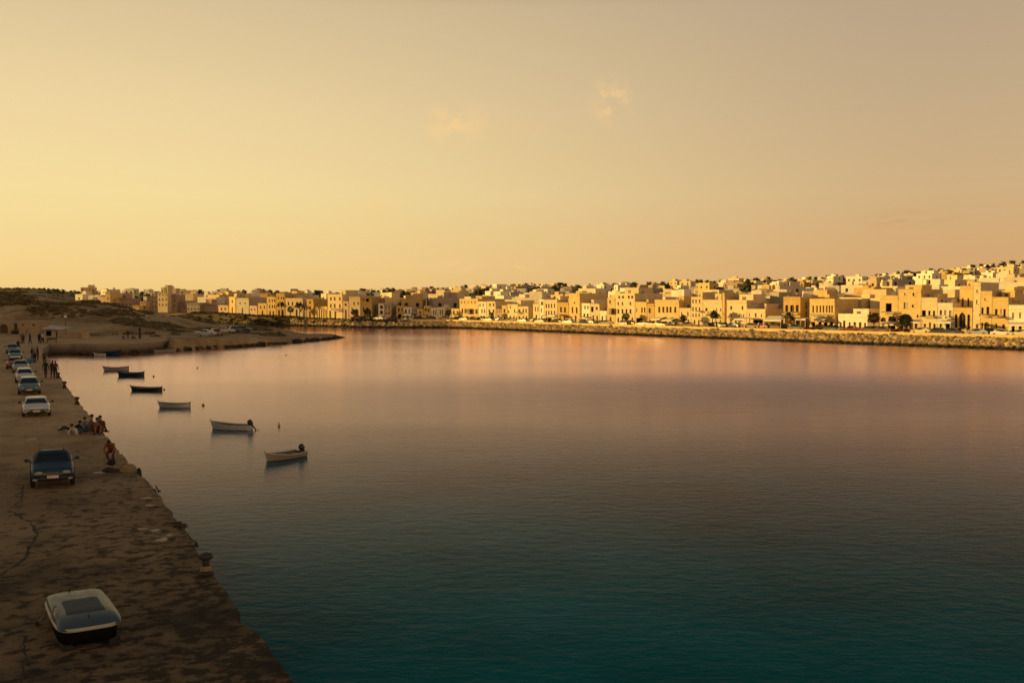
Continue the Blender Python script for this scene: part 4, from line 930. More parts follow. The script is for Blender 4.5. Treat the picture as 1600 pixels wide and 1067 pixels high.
def car(label, loc, rz, color, L=4.0, Wd=1.62, H=1.38, kind='saloon', hood=.88, plates=True, drop=.0, group='cars parked along the quay'):
    root = empty('car', loc, rz, label, 'car', group)
    w = Wd / 2; zb = .22 if kind != 'suv' else .32; belt = hood + .06
    def ring(y, z0, z1, k):
        a = w * k
        return [(-a * .9, y, z0), (-a * .99, y, z0 + .12), (-a, y, lerp(z0, z1, .55)), (-a * .97, y, z1 - .09), (-a * .86, y, z1 - .01), (-a * .4, y, z1 + .02), (a * .4, y, z1 + .02), (a * .86, y, z1 - .01), (a * .97, y, z1 - .09), (a, y, lerp(z0, z1, .55)), (a * .99, y, z0 + .12), (a * .9, y, z0)]
    yc = -L * .5 + (1.12 if kind != 'suv' else .95)          # base of the windscreen
    yr = L * .5 - (.75 if kind == 'saloon' else .12)         # base of the rear window
    st = [(-L / 2, zb + .16, hood - .26, .86), (-L / 2 + .06, zb + .03, hood - .14, .94), (-L / 2 + .25, zb, hood - .07, .985), (-L / 2 + .6, zb, hood - .02, 1), (yc, zb, belt, 1), (0, zb, belt + .01, 1.0), (yr, zb, belt + .01, 1.0),
          (L / 2 - .25, zb, belt - (.02 if kind == 'saloon' else 0), .985), (L / 2 - .05, zb + .04, belt - .06, .95), (L / 2, zb + .16, belt - .2, .88)]
    mb = MB(); mb.loft([ring(*s) for s in st], 0, True, True, True)
    # greenhouse
    by0, by1 = yc - .04, yr + .06; ty0, ty1 = yc + (.62 if kind != 'suv' else .5), yr - (.45 if kind == 'saloon' else .28)
    bz, tz = belt - .06, H - .05
    r0 = rrect(-w * .93, w * .93, by0, by1, bz, .06); r1 = rrect(-w * .72, w * .72, ty0, ty1, tz, .1); r2 = rrect(-w * .60, w * .60, ty0 + .14, ty1 - .12, H, .12)
    r1 = [(x, y, z - drop * (y > 0)) for x, y, z in r1]; r2 = [(x, y, z - drop * (y > 0)) for x, y, z in r2]
    mb.loft([r0, r1, r2], 0, True, True, False)
    body = mb.build('body', [PAINT[color]], root)
    bev = body.modifiers.new('edge', 'BEVEL'); bev.width = .03; bev.segments = 2; bev.limit_method = 'ANGLE'; bev.angle_limit = R(28)
    def panel(name, P, a0, a1, b0, b1, off, m):
        A = q4(P, a0, a1, b0, b1, off); B = q4(P, a0, a1, b0, b1, off - .03)
        g = MB(); g.add(A + B, [(0, 1, 2, 3), (0, 4, 5, 1), (1, 5, 6, 2), (2, 6, 7, 3), (3, 7, 4, 0)]); return g.build(name, m, root)
    Fq = [(r0[0]), (r0[1]), (r1[1]), (r1[0])]; panel('windscreen', Fq, .01, .99, .12, .90, .012, M['carglass'])
    Rq = [r0[4], r0[5], r1[5], r1[4]]; panel('rear_window', Rq, .05, .95, .2, .9, .012, M['carglass'])
    Sr = [r0[2], r0[3], r1[3], r1[2]]; Sl = [r0[6], r0[7], r1[7], r1[6]]
    for P, fl in ((Sr, 0), (Sl, 1)):
        for a0, a1 in ((.05, .47), (.52, .95)): panel('side_window', P, a0, a1, .22, .88, .012, M['carglass'])
    # front end
    yf = -L / 2
    g = MB(); g.box((0, yf + .035, hood - .27), (Wd * .46, .08, .13)); 
    for k in range(3): g.box((0, yf - .008, hood - .31 + .04 * k), (Wd * .45, .012, .012), 1)
    g.build('grille', [M['trim'], M['rim']], root)
    for sg in (-1, 1):
        h = MB(); h.loft([[(sg * w * .62 + .17 * math.cos(a) * k, yf + .10 - dy - .02 * abs(math.cos(a)), hood - .25 + .085 * math.sin(a) * k) for a in [2 * PI * i / 10 for i in range(10)]] for k, dy in ((1.05, 0), (1, .07), (.6, .095))], 0); h.build('headlight', M['lamp'], root)
        t = MB(); t.box((sg * w * .76, L / 2 - .01, belt - .25), (.22, .06, .16)); t.build('tail_light', M['redlamp'], root)
        mr = MB(); mr.tube([(sg * w * .94, yc + .2, belt + .0), (sg * (w + .09), yc + .16, belt + .07)], .025, 5); mr.loft([[(sg * (w + .14) + .1 * math.cos(a) * k, yc + .14 + d, belt + .10 + .07 * math.sin(a) * k) for a in [2 * PI * i / 8 for i in range(8)]] for k, d in ((.6, -.07), (1, -.03), (1, .04))], 0); mr.build('mirror', M['trim'], root)
    bp = MB(); bp.loft([[(x, yf + .02 + .12 * (abs(x) / w) ** 3 + dy, z) for x in (-w * .98, -w * .8, -w * .4, 0, w * .4, w * .8, w * .98)] for dy, z in ((.1, zb + .0), (-.045, zb + .03), (-.055, zb + .17), (.0, zb + .2), (.14, zb + .2))], 0, False, False, True); bp.build('front_bumper', M['trim'] if kind != 'saloon' or color != 'white' else M['trim'], root)
    rb = MB(); rb.box((0, L / 2 + .0, zb + .14), (Wd * .94, .12, .2)); rb.build('rear_bumper', M['trim'], root)
    if plates:
        p = MB(); p.box((0, yf - .065, zb + .19), (.42, .015, .11)); p.build('number_plate', M['plate'], root)
    if kind == 'suv':
        for sg in (-1, 1):
            fl = MB(); fl.box((sg * w * .8, yf - .06, zb + .1), (.16, .03, .08)); fl.build('fog_light', M['lamp'], root)
            rr = MB(); rr.tube([(sg * w * .55, ty0 + .2, H + .0), (sg * w * .55, ty0 + .3, H + .03), (sg * w * .55, ty1 - .3, H + .03), (sg * w * .55, ty1 - .2, H)], .02, 5); rr.build('roof_rail', M['trim'], root)
    rad = .30 if kind != 'suv' else .36
    for sx in (-1, 1):
        for y in (-L / 2 + .72, L / 2 - .78):
            t = MB(); n = 18; prof = [(.16, -.085), (rad * .8, -.095), (rad, -.06), (rad, .06), (rad * .8, .095), (.16, .085)]
            V = [(sx * (w - .075) + z, y + r_ * math.cos(2 * PI * k / n), rad + r_ * math.sin(2 * PI * k / n)) for r_, z in prof for k in range(n)]
            t.add(V, [(i * n + k, i * n + (k + 1) % n, (i + 1) * n + (k + 1) % n, (i + 1) * n + k) for i in range(5) for k in range(n)], 0, True)
            wh = t.build('wheel', M['tyre'], root)
            r_ = MB(); V = [(sx * (w + .012), y, rad)] + [(sx * (w + .01 + (.0 if k % 2 else .012)), y + rad * .62 * math.cos(2 * PI * k / 20), rad + rad * .62 * math.sin(2 * PI * k / 20)) for k in range(20)]
            r_.add(V, [(0, 1 + k, 1 + (k + 1) % 20) for k in range(20)]); r_.build('rim', M['rim'], wh)
            ar = MB(); ar.add([(sx * (w * .996), y + (rad + .07) * math.cos(a), max(zb + .02, rad + (rad + .07) * math.sin(a))) for a in [PI * 2 * k / 20 for k in range(20)]], [tuple(range(20))]); ar.build('wheel_arch', M['trim'], root)
    return root
CR = QA - PI / 2          # local +Y points away along the quay, fronts face the camera
def on_quay(px, py): return at(px, py, 1.7)
def va(px, py): p = on_quay(px, py); return math.atan2(p.y, p.x) - PI / 2 + .012
def car_at(px, py, L): # front bumper on the ground at the pixel
    p = on_quay(px, py); return p + QD * (L / 2)
car('dark blue off-road car with fog lamps, parked alone between the dinghy and white saloon', car_at(85, 764, 3.6), va(85, 764), 'blue', 3.5, 1.62, 1.36, 'suv', .9, drop=.16)
car('white saloon with black grille, parked in the open behind the blue off-road car', car_at(58, 652, 4.0), va(58, 652), 'white', 4.0, 1.66, 1.14, 'saloon', .74)
car('teal hatchback heading the close line of cars, behind the white saloon', car_at(46.5, 617, 3.7), va(46, 617), 'teal', 3.6, 1.60, 1.26, 'hatch', .80)
car('white hatchback tucked behind the teal hatchback in the close line', car_at(39.5, 599, 3.7), va(39, 599) + .02, 'white', 3.6, 1.55, 1.24, 'hatch', .80)
car('silver car with a dark bonnet, third in the close line of cars', car_at(33, 583, 3.8), va(33, 583), 'silver', 3.6, 1.56, 1.24, 'saloon', .8)
car('faded red car half hidden beside the silver car', car_at(23, 577, 3.6), CR - .05, 'red', 3.6, 1.5, 1.22, 'hatch', .8)
car('sea green car near the far end of the close line', car_at(24, 563, 3.8), CR, 'green', 3.6, 1.56, 1.26, 'saloon', .82)
car('last teal car at the far end of the close line', car_at(19.5, 553, 3.8), CR + .03, 'teal', 3.6, 1.56, 1.26, 'saloon', .82)
# cars at the headland
def land_pt(px, py, z=2.0):
    p = at(px, py, z); p.z = max(land_z(p.x, p.y), land_z(p.x + 1, p.y), land_z(p.x - 1, p.y)) ; return p
car('silver car seen side-on at the hill foot of the headland', land_pt(322, 525), R(92), 'silver', 3.9, 1.56, 1.35, group='cars parked on the headland')
car('dark red car nose to tail with the side-on silver car', land_pt(338, 523.5), R(35), 'red', 3.8, 1.56, 1.35, 'hatch', group='cars parked on the headland')
car('small cream car parked farther out on the headland', land_pt(353, 520), R(80), 'cream', 3.7, 1.56, 1.35, 'hatch', group='cars parked on the headland')
car('navy car between the small cream and the black headland cars', land_pt(366, 519), R(120), 'navy', 3.8, 1.56, 1.38, group='cars parked on the headland')
car('black car outermost of those on the headland', land_pt(380, 518), R(70), 'black', 3.9, 1.58, 1.38, group='cars parked on the headland')
# cars on the promenade, one mesh each (a few pixels)
def far_car(px, r, color, rz_off, hatch):
    P = on_town(px, r); A, B = on_town(px - 3, r), on_town(px + 3, r)
    mb = MB(); L_ = 3.9; w = .8
    pr = [(-L_ / 2, .3), (-L_ / 2, .7), (-.95, .88), (-.35, 1.38), (.9, 1.38), (1.45 if not hatch else 1.75, .92), (L_ / 2, .85), (L_ / 2, .3)]
    k = [1, 1, 1, .82, .82, 1, 1, 1]
    mb.add([(x, -w * q, z) for (x, z), q in zip(pr, k)] + [(x, w * q, z) for (x, z), q in zip(pr, k)], [tuple(range(7, -1, -1)), tuple(range(8, 16))] + [(i, (i + 1) % 8, 8 + (i + 1) % 8, 8 + i) for i in range(8)][::1], 0)
    for sg in (-1, 1):
        mb.add([(-.85, sg * w * .985 + sg * .005, .92), (1.35, sg * w * .985 + sg * .005, .92), (.85, sg * w * .84 + sg * .005, 1.33), (-.36, sg * w * .84 + sg * .005, 1.33)], [(0, 1, 2, 3)], 1)
        for x in (-1.2, 1.2): 
            V = [(x + .3 * math.cos(2 * PI * i / 10), sg * (w + .02), .3 + .3 * math.sin(2 * PI * i / 10)) for i in range(10)]; mb.add(V, [tuple(range(10))], 2)
    for x0, x1, z0, z1 in ((-.97, -.40, .90, 1.34), (.95, 1.42 if not hatch else 1.7, 1.34, .95)):
        mb.add([(x0, -w * .8, z0 + .012), (x0, w * .8, z0 + .012), (x1, w * .72, z1 + .012), (x1, -w * .72, z1 + .012)], [(0, 1, 2, 3)], 1)
    o = mb.build('car', [PAINT[color], M['carglass'], M['tyre']])
    o.location = P + Vector((0, 0, .06)); o.rotation_euler = (0, 0, math.atan2(B.y - A.y, B.x - A.x) + rz_off); return o
rnd = random.Random(11); px = 556.0; n = 0
while px < 1600:
    c_ = rnd.choices(['white', 'cream', 'silver', 'red', 'black', 'brown', 'navy', 'gold'], [5, 5, 3, 2, 4, 4, 3, 4])[0]
    nm = {'gold': 'beige', 'navy': 'navy blue'}.get(c_, c_)
    ht = rnd.random() < .5; rows_ = rnd.choice([(6.8, 'beside the parapet below'), (12.2, 'against the doorsteps of')])
    lab = uniq([f'{nm} {"hatchback" if ht else "saloon"} {rows_[1]} {below(px)}'])
    if lab:
        o = far_car(px, rows_[0], c_, rnd.choice([0, 0, PI, .5, -.4]), ht); tag(o, lab, 'car', 'cars along the promenade'); n += 1
    px += rnd.uniform(.55, 1.5) * 4.4 * F / SH(px) * .72

# ------------------------------------------------------------------ boats
M['hull_white'] = paint('white_hull_paint', (.52, .49, .44), .35, .2)
M['hull_grey'] = paint('pale_blue_hull_paint', (.34, .36, .38), .35, .2)
M['hull_blue'] = paint('dark_blue_hull_paint', (.012, .03, .075), .3, .3)
M['hull_black'] = paint('black_hull_paint', (.016, .014, .018), .35, .2)
M['hull_tan'] = paint('tan_hull_paint', (.36, .29, .2), .4, .2)
M['boat_wood'] = simple('varnished_boat_wood', (.20, .11, .05), .5, .3, 5)
M['boat_in'] = simple('boat_inside', (.14, .11, .085), .7, .3, 4)
M['red_trim'] = simple('red_boat_trim', (.42, .06, .02), .5, .2, 4)
M['motor'] = simple('outboard_motor_black', (.02, .019, .018), .4, .3, 5)
M['keel'] = simple('weedy_waterline', (.03, .032, .022), .7, .3, 4)
def boat(label, bow, stern, B, fb, hull, trim, dbl=False, motor=False, raised=True, thw=3, scale=1.0, posts=False):
    b, s_ = at(*bow, 0), at(*stern, 0)
    C = (b + s_) / 2; d = b - s_; Lb = d.length * scale; rz = math.atan2(d.y, d.x)
    root = empty('boat', C, rz, label, 'boat', 'boats moored off the quay')
    n = 15; O, I_, G = [], [], []
    def half(t):
        if dbl: k = max(0, 1 - abs(2 * t - .96) ** 2.4) ** .75
        else: k = (.72 + .28 * min(1, t / .4)) if t < .4 else max(0, 1 - ((t - .4) / .6) ** 2.3) ** .8
        return max(.025, B / 2 * k)
    def sheer(t): return fb * (1 + (.85 * max(0, t - .35) ** 2 / .42 if not dbl else (.62 if t > .5 else .38) * abs(2 * t - 1) ** 2.2) + (.12 * (1 - t) ** 4 if not dbl else 0))
    rings = []
    for i in range(n):
        t = i / (n - 1); x = (t - .5) * Lb; h = half(t); z = sheer(t); rk = .22 * Lb * max(0, t - .72)
        fl = .7 if t < .85 else lerp(.7, .3, (t - .85) / .15)
        out = [(h, z), (h * lerp(.95, .8, t), z * .55), (h * lerp(.88, .62, t), .03), (h * fl * .8, -.10), (0, -.2)]
        inn = [(max(.012, h - .05), z), (max(.01, h * .86 - .05), z * .5), (max(.008, h * .7 - .05), .07)]
        full = [(x + rk * (q[1] / max(z, .1)), -q[0], q[1]) for q in out[:-1]] + [(x, 0, -.2)] + [(x + rk * (q[1] / max(z, .1)), q[0], q[1]) for q in reversed(out[:-1])]
        inner = [(x + rk * (q[1] / max(z, .1)) * .9, q[0], q[1]) for q in inn] + [(x + rk * .05, 0, .06)] + [(x + rk * (q[1] / max(z, .1)) * .9, -q[0], q[1]) for q in reversed(inn)]
        rings.append(full + inner)
    mb = MB(); m_ = len(rings[0]); V = [p for r in rings for p in r]
    for i in range(n - 1):
        for k in range(m_):
            k2 = (k + 1) % m_
            mat = 0 if (k in (0, 1, 6, 7) or k in (8, m_ - 1)) else (2 if k in (2, 3, 4, 5) else 1)
            mb.add([V[i * m_ + k], V[i * m_ + k2], V[(i + 1) * m_ + k2], V[(i + 1) * m_ + k]], [(3, 2, 1, 0)], mat, True)
    for i, fl in ((0, 1), (n - 1, 0)):
        F0 = rings[i][:9]; mb.add(F0, [tuple(range(9)) if fl else tuple(range(8, -1, -1))], 0)
        x_ = .07 if i == 0 else -.07
        mb.add([(p[0] + x_, p[1] * .95, p[2]) for p in F0[:3] + F0[6:]], [tuple(range(6))], 1)
    mb.build('hull', [hull, M['boat_in'], M['keel']], root)
    for sg in (0, 8):
        g = MB(); g.tube([(r[sg][0], r[sg][1], r[sg][2] + .01) for r in rings], .035, 5); g.build('gunwale', trim, root)
    for k in range(thw):
        t = .22 + .5 * k / max(1, thw - 1); h = half(t) * .93; x = (t - .5) * Lb
        q = MB(); q.box((x, 0, sheer(t) * .72), (.24, h * 2 - .08, .035)); q.build('thwart', M['boat_wood'], root)
    st = MB(); e = rings[-1]; st.tube([(e[4][0], 0, -.1), (e[2][0] + .015, 0, .1), (e[0][0] + .03, 0, e[0][2] + .14)], [.04, .035, .045], 6); st.build('stem_post', trim, root)
    if posts or dbl:
        st = MB(); e = rings[0]; st.tube([(e[4][0], 0, -.1), (e[0][0] - .03, 0, e[0][2] + .1)], .04, 6); st.build('stern_post', trim, root)
    if motor:
        zt = sheer(0); x = -Lb / 2 - .08
        om = MB()
        tl = R(38) if raised else 0
        def rot(p): 
            dx, dz = p[0], p[2]; return (x + dx * math.cos(tl) - dz * math.sin(tl) * -1 * -1, p[1], zt + dx * math.sin(tl) * -1 + dz * math.cos(tl)) if False else (x + dx * math.cos(tl) + dz * math.sin(tl), p[1], zt - dx * math.sin(tl) + dz * math.cos(tl))
        rg = []
        for z, a, c_ in ((.02, .10, .09), (.08, .17, .13), (.25, .18, .14), (.36, .15, .12), (.41, .08, .07)):
            rg.append([rot((a * 1.1 * math.cos(2 * PI * i / 10) - .05, c_ * math.sin(2 * PI * i / 10), z)) for i in range(10)])
        om.loft(rg); cw = om.build('outboard_motor', M['motor'], root)
        lg = MB(); lg.tube([rot((-.06, 0, .03)), rot((-.08, 0, -.35)), rot((-.08, 0, -.68))], [.06, .045, .04], 6); lg.add([rot((-.02, -.012, -.5)), rot((-.02, .012, -.5)), rot((-.26, 0, -.56)), rot((-.1, 0, -.82))], [(0, 1, 2), (1, 3, 2), (0, 2, 3), (0, 3, 1)]); lg.build('motor_leg', M['motor'], cw)
        for i in range(3):
            q = 2 * PI * i / 3; 
        tr = MB(); tr.tube([rot((.1, 0, .1)), rot((.5, 0, .14))], .02, 5); tr.build('tiller', M['motor'], cw)
    return root, Lb
boat('pale wooden rowing boat, nearest the open water, with thwarts and tilted black outboard', (417.5, 721), (471.5, 711.5), 1.45, .27, M['hull_tan'], M['hull_white'], motor=True, posts=False)
boat('white open boat with raised bow and its outboard tipped up', (333, 670), (391, 671.5), 1.4, .30, M['hull_white'], M['hull_white'], motor=True)
boat('plain white open boat with no motor, beside an orange buoy', (250, 636.5), (297, 636.5), 1.35, .30, M['hull_white'], M['hull_grey'], dbl=True, thw=3)
boat('long black boat with a red stern post', (206.5, 610), (253, 610.5), 1.4, .28, M['hull_black'], M['boat_wood'], dbl=True, thw=3)
boat('dark blue double-ended boat, high at both ends', (186, 587.5), (225, 587.5), 1.4, .38, M['hull_blue'], M['hull_blue'], dbl=True)
boat('pale grey boat with red rail, just behind the dark blue boat', (163, 579.5), (201, 578.5), 1.5, .36, M['hull_grey'], M['red_trim'], dbl=True)
boat('tiny white dinghy floating under the headland wall', (148, 556.5), (165, 556), 1.0, .3, M['hull_white'], M['hull_white'], thw=2)
boat('dark blue launch against the headland wall, beside the tiny white dinghy', (188, 554.6), (164, 554.2), 1.4, .5, M['hull_blue'], M['hull_black'], thw=2)
boat('long tan boat lying against the headland rocks', (274, 550.2), (241, 551.2), 1.3, .4, M['hull_tan'], M['hull_tan'], thw=3)
M['buoy_orange'] = paint('orange_buoy', (.6, .13, .03), .45, .1); M['buoy_dark'] = paint('dark_buoy', (.07, .03, .025), .5, .1)
for px, py, r, m_, lab in ((317.5, 633.5, .15, 'buoy_orange', 'orange buoy floating beside the plain white boat'), (256.5, 609, .11, 'buoy_dark', 'small dark buoy at the red stern post'), (240, 588.5, .13, 'buoy_dark', 'small dark buoy beside the dark blue boat'),
                           (308.5, 575, .12, 'buoy_dark', 'lone dark buoy out between the boats and the headland tip'), (436, 666, .10, 'buoy_orange', 'slim orange marker float beyond the tipped-up outboard'), (447, 555, .12, 'buoy_dark', 'tiny dark float off the headland rocks')):
    p = at(px, py, 0); root = empty('buoy', p, 0, lab, 'buoy', 'mooring buoys')
    f = MB(); k = 1.9 if 'slim' in lab else 1.0
    f.lathe([(r * .3, -r * .8), (r * .8, -r * .5), (r, 0), (r * .85, r * .5 * k), (r * .45, r * .9 * k), (r * .15, r * 1.02 * k)], 12); f.build('float', M[m_], root)
    t = MB(); t.lathe([(.02, r * 1.0 * k), (.025, r * 1.25 * k), (.05, r * 1.3 * k), (.05, r * 1.42 * k), (.02, r * 1.45 * k)], 8); t.build('mooring_eye', M['iron'], root)

# ------------------------------------------------------------------ upturned dinghy on the quay
m, nt, b = newmat('blue_gelcoat')
n_ = noise_node(nt, 5, 5, .6)
nt.links.new(ramp(nt, n_.outputs[0], [(.3, (.035, .06, .07)), (.7, (.06, .085, .098))]).outputs[0], b.inputs['Base Color'])
nt.links.new(ramp(nt, n_.outputs[0], [(.3, (.34,) * 3), (.75, (.5,) * 3)]).outputs[0], b.inputs['Roughness']); b.inputs['Coat Weight'].default_value = .12; b.inputs['Coat Roughness'].default_value = .2; b.inputs['Specular IOR Level'].default_value = .45
M['gel'] = m
M['gelpanel'] = simple('grey_deck_panel', (.07, .08, .09), .7, .25, 6, spec=.25)
M['gelrim'] = paint('pale_rim', (.44, .41, .35), .4, .1)
pn = at(92, 989, 2.15); pm = at(192, 973, 2.15)
dx = (pm - pn); wd = dx.length; ang = math.atan2(dx.y, dx.x)
C = (pn + pm) / 2; C.z = 1.7
dg = empty('dinghy', C, ang, 'upturned blue and white dinghy with pale rim, propped on the worn quay', 'dinghy')
Ld = 2.9; hw = wd / 2
def plan_w(t): return hw * (1.0 if t < .55 else 1 - .06 * ((t - .55) / .45) ** 2.0)
rings = []
ZR = .46
for t in (0, .03, .09, .18, .3, .45, .6, .75, .86, .94, .985, 1.0):
    y = t * Ld; a = plan_w(t)
    ed = min(t / .30, 1); ef = min((1 - t) / .16, 1)
    crown = (1 - (1 - ed) ** 2.0) ** .75 * (1 - (1 - ef) ** 2.4) ** .6
    cr = min(1, .14 + .9 * min(t / .06, 1, (1 - t) / .05)) if t not in (0, 1) else 0.86
    rr = []
    for i in range(21):
        q = PI * i / 20; cx = math.cos(q); sx = math.sin(q)
        X = a * (abs(cx) ** .55) * (1 if cx > 0 else -1)
        Zh = .17 * crown * (sx ** .5)
        rr.append((X * (.90 + .1 * min(1, t / .05, (1 - t) / .04)), y, ZR + Zh))
    rings.append(rr)
mb = MB(); mb.loft(rings, 0, False, False, True)
hull = mb.build('hull', M['gel'], dg)
hull.modifiers.new('smooth', 'SUBSURF').levels = 1; hull.modifiers['smooth'].render_levels = 1
# centre panel: a raised plate following the bottom
def hull_z(x, t):
    a = plan_w(t); ed = min(t / .30, 1); ef = min((1 - t) / .16, 1)
    crown = (1 - (1 - ed) ** 2.0) ** .75 * (1 - (1 - ef) ** 2.4) ** .6
    cx = min(1, abs(x) / a) ** (1 / .55); return ZR + .17 * crown * (max(0, 1 - cx * cx) ** .25)
P = MB(); gx, gy = 12, 12; V = []
for j in range(gy + 1):
    t = .24 + .40 * j / gy
    for i in range(gx + 1):
        x = hw * (-.62 + 1.24 * i / gx); e = min(i, gx - i, j, gy - j); V.append((x, t * Ld, hull_z(x, t) + (.016 if e > 0 else -.004)))
P.add(V, [(j * (gx + 1) + i, j * (gx + 1) + i + 1, (j + 1) * (gx + 1) + i + 1, (j + 1) * (gx + 1) + i) for j in range(gy) for i in range(gx)], 0, True)
P.build('bottom_panel', M['gelpanel'], dg)
rim = []
for k in range(56):
    q = 2 * PI * k / 56; cx, cy = math.cos(q), math.sin(q)
    t = .5 - .5 * (abs(cy) ** .38) * (1 if cy > 0 else -1)
    t = min(1, max(0, t)); rim.append((plan_w(t) * 1.01 * (abs(cx) ** .38) * (1 if cx > 0 else -1), t * Ld, ZR - .01))
rim.append(rim[0])
r_ = MB(); r_.tube(rim, .045, 8, 0, False); r_.build('rim', M['gelrim'], dg)
sk = MB(); lo = [(p[0] * .93, Ld / 2 + (p[1] - Ld / 2) * .95, .10) for p in rim[:-1]]; hi = [(p[0] * .975, Ld / 2 + (p[1] - Ld / 2) * .98, ZR - .02) for p in rim[:-1]]
sk.loft([lo, hi], 0, True, True, True); M['shade_black'] = simple('painted_shade_black', (.008, .0075, .007), .95, .3, 6, spec=.04); sk.build('rim_shade_skirt', M['shade_black'], dg)  # black skirt, the shade under the rim put into its colour
for x, y in ((-hw * .72, .25), (hw * .74, .25), (-hw * .66, Ld * .8), (hw * .66, Ld * .8)):
    c = MB(); c.box((x, y, .06), (.24, .36, .12), 0, .1, .9); c.build('support_block', M['tyre'], dg)
kk = MB(); kk.tube([(0, .34, hull_z(0, .12) + .0), (0, .40, hull_z(0, .14) + .05), (0, .5, hull_z(0, .17) + .03)], .012, 5); kk.build('drain_fitting', M['trim'], dg)
kk = MB(); kk.tube([(-.1, Ld * .93, hull_z(0, .93)), (-.1, Ld * .93, hull_z(0, .93) + .07)], .018, 6); kk.build('bow_eye', M['trim'], dg)
hd = MB(); hd.tube([(-hw * 1.0, .75, ZR + .03), (-hw * 1.06, .85, ZR + .12), (-hw * .93, 1.25, ZR + .22), (-hw * .86, 1.3, ZR + .22)], .022, 6); hd.build('grab_rail', M['boat_wood'], dg)
g = empty('prop_pole', at(57, 976, 1.7), 0, 'thin dark pole leaning from the quay against the dinghy rim', 'pole')
a = at(57, 976, 1.7); bq = at(81, 938, 2.15)
t = MB(); t.tube([(0, 0, 0), tuple((bq - a) * .5 + Vector((.02, 0, -.03))), tuple(bq - a + Vector((0, .05, .06)))], .022, 6); t.build('shaft', M['boat_wood'], g)
t = MB(); t.lathe([(.03, -.001), (.03, .06), (.022, .1)], 8); t.build('ferrule', M['iron'], g)
# small blue boat hauled out beside the far cars
p = on_quay(43, 566)
bt = empty('rowing_boat', p, CR + .5, 'bright blue rowing boat hauled out beside the far cars', 'boat')
M['bright_blue'] = paint('bright_blue_boat_paint', (.02, .13, .32), .35, .3)
rings = []
for i in range(11):
    t = i / 10; a = .62 * max(.04, 1 - abs(2 * t - .9) ** 2.2) ** .6; h = .42 * (1 - abs(2 * t - 1) ** 3 * .6)
    rings.append([(a * math.cos(q), (t - .5) * 2.8, .05 + h * math.sin(q) ** .8) for q in [PI * k / 10 for k in range(11)]])
t = MB(); t.loft(rings, 0, False, True, True); t.build('hull', M['bright_blue'], bt)
t = MB(); t.tube([(0, -1.3, .2), (0, -.6, .47), (0, .6, .49), (0, 1.3, .25)], .03, 5); t.build('keel', M['boat_wood'], bt)

# ------------------------------------------------------------------ bollards, rope, stains and cracks
M['rust'] = simple('rusty_iron', (.10, .04, .02), .8, .5, 9, bmp=.4)
M['rope'] = simple('frayed_rope', (.32, .24, .13), .9, .3, 20)
M['net'] = simple('brown_net', (.06, .035, .02), .95, .4, 15)
def bollard(px, py, label, mat, s=1.0):
    root = empty('bollard', on_quay(px, py), rnd.uniform(0, 6), label, 'bollard', 'mooring bollards on the quay edge')
    a = MB(); a.lathe([(.20 * s, 0), (.20 * s, .05 * s), (.17 * s, .09 * s)], 14); a.build('base', mat, root)
    a = MB(); a.lathe([(.115 * s, .08 * s), (.095 * s, .2 * s), (.09 * s, .34 * s), (.12 * s, .42 * s)], 14); a.build('shaft', mat, root)
    a = MB(); a.lathe([(.125 * s, .42 * s), (.19 * s, .46 * s), (.20 * s, .54 * s), (.16 * s, .60 * s), (.06 * s, .63 * s)], 14); a.build('head', mat, root)
    a = MB()
    for k in range(3): a.tube([(.135 * s * math.cos(q), .135 * s * math.sin(q), (.13 + .05 * k) * s) for q in [2 * PI * i / 12 for i in range(13)]], .024, 5, 0, False)
    a.build('rope_turns', M['rope'] if mat is M['iron'] else M['net'], root)
    return root
bollard(322, 897, 'black iron bollard with pale rope turns, by the quay edge beyond the dinghy', M['iron'], .98)
bollard(120.5, 632, 'rusty bollard on the edge between the white saloon and the sea', M['rust'], .9)
bollard(101, 606.5, 'rusty bollard on the edge next to the teal hatchback', M['rust'], .95)
bollard(91.5, 590.5, 'rusty bollard close to the strolling pair', M['rust'], .85)
# heap of rope and net
rt = empty('rope_coil', on_quay(199, 736), 0, 'tan rope and net heap beside a dark tyre fender on the edge', 'rope')
for j in range(3):
    a = MB(); a.tube([((.36 - .05 * j) * math.cos(q) * (1 + .1 * math.sin(3 * q + j)), (.32 - .05 * j) * math.sin(q), .05 + .09 * j + .02 * math.sin(2 * q)) for q in [2 * PI * i / 20 for i in range(21)]], .05, 6, 0, False); a.build('coil', M['rope'], rt)
a = MB(); a.blob((-.55, -.1, .06), .3, 0, 2, .8, rnd, (1.2, .8, .4)); a.build('net_bundle', M['net'], rt)
fd = empty('tyre_fender', on_quay(206, 740) + QN * .3, 0, 'dark tyre fender hanging at the edge by the rope heap', 'fender')
a = MB(); c0 = Vector((0, 0, -.12)); V = []
for i in range(20):
    q = 2 * PI * i / 20
    for k in range(8):
        u = 2 * PI * k / 8; rr = .27 + .1 * math.cos(u); V.append(c0 + QD * (rr * math.cos(q)) + Vector((0, 0, rr * math.sin(q))) + QN * (.08 * math.sin(u)))
a.add(V, [(i * 8 + k, ((i + 1) % 20) * 8 + k, ((i + 1) % 20) * 8 + (k + 1) % 8, i * 8 + (k + 1) % 8) for i in range(20) for k in range(8)], 0, True); a.build('tyre', M['tyre'], fd)
a = MB(); a.tube([(0, 0, .12), tuple(QN * -.2 + Vector((0, 0, .03))), tuple(QN * -.5 + Vector((0, 0, .02)))], .018, 5); a.build('lashing', M['rope'], fd)
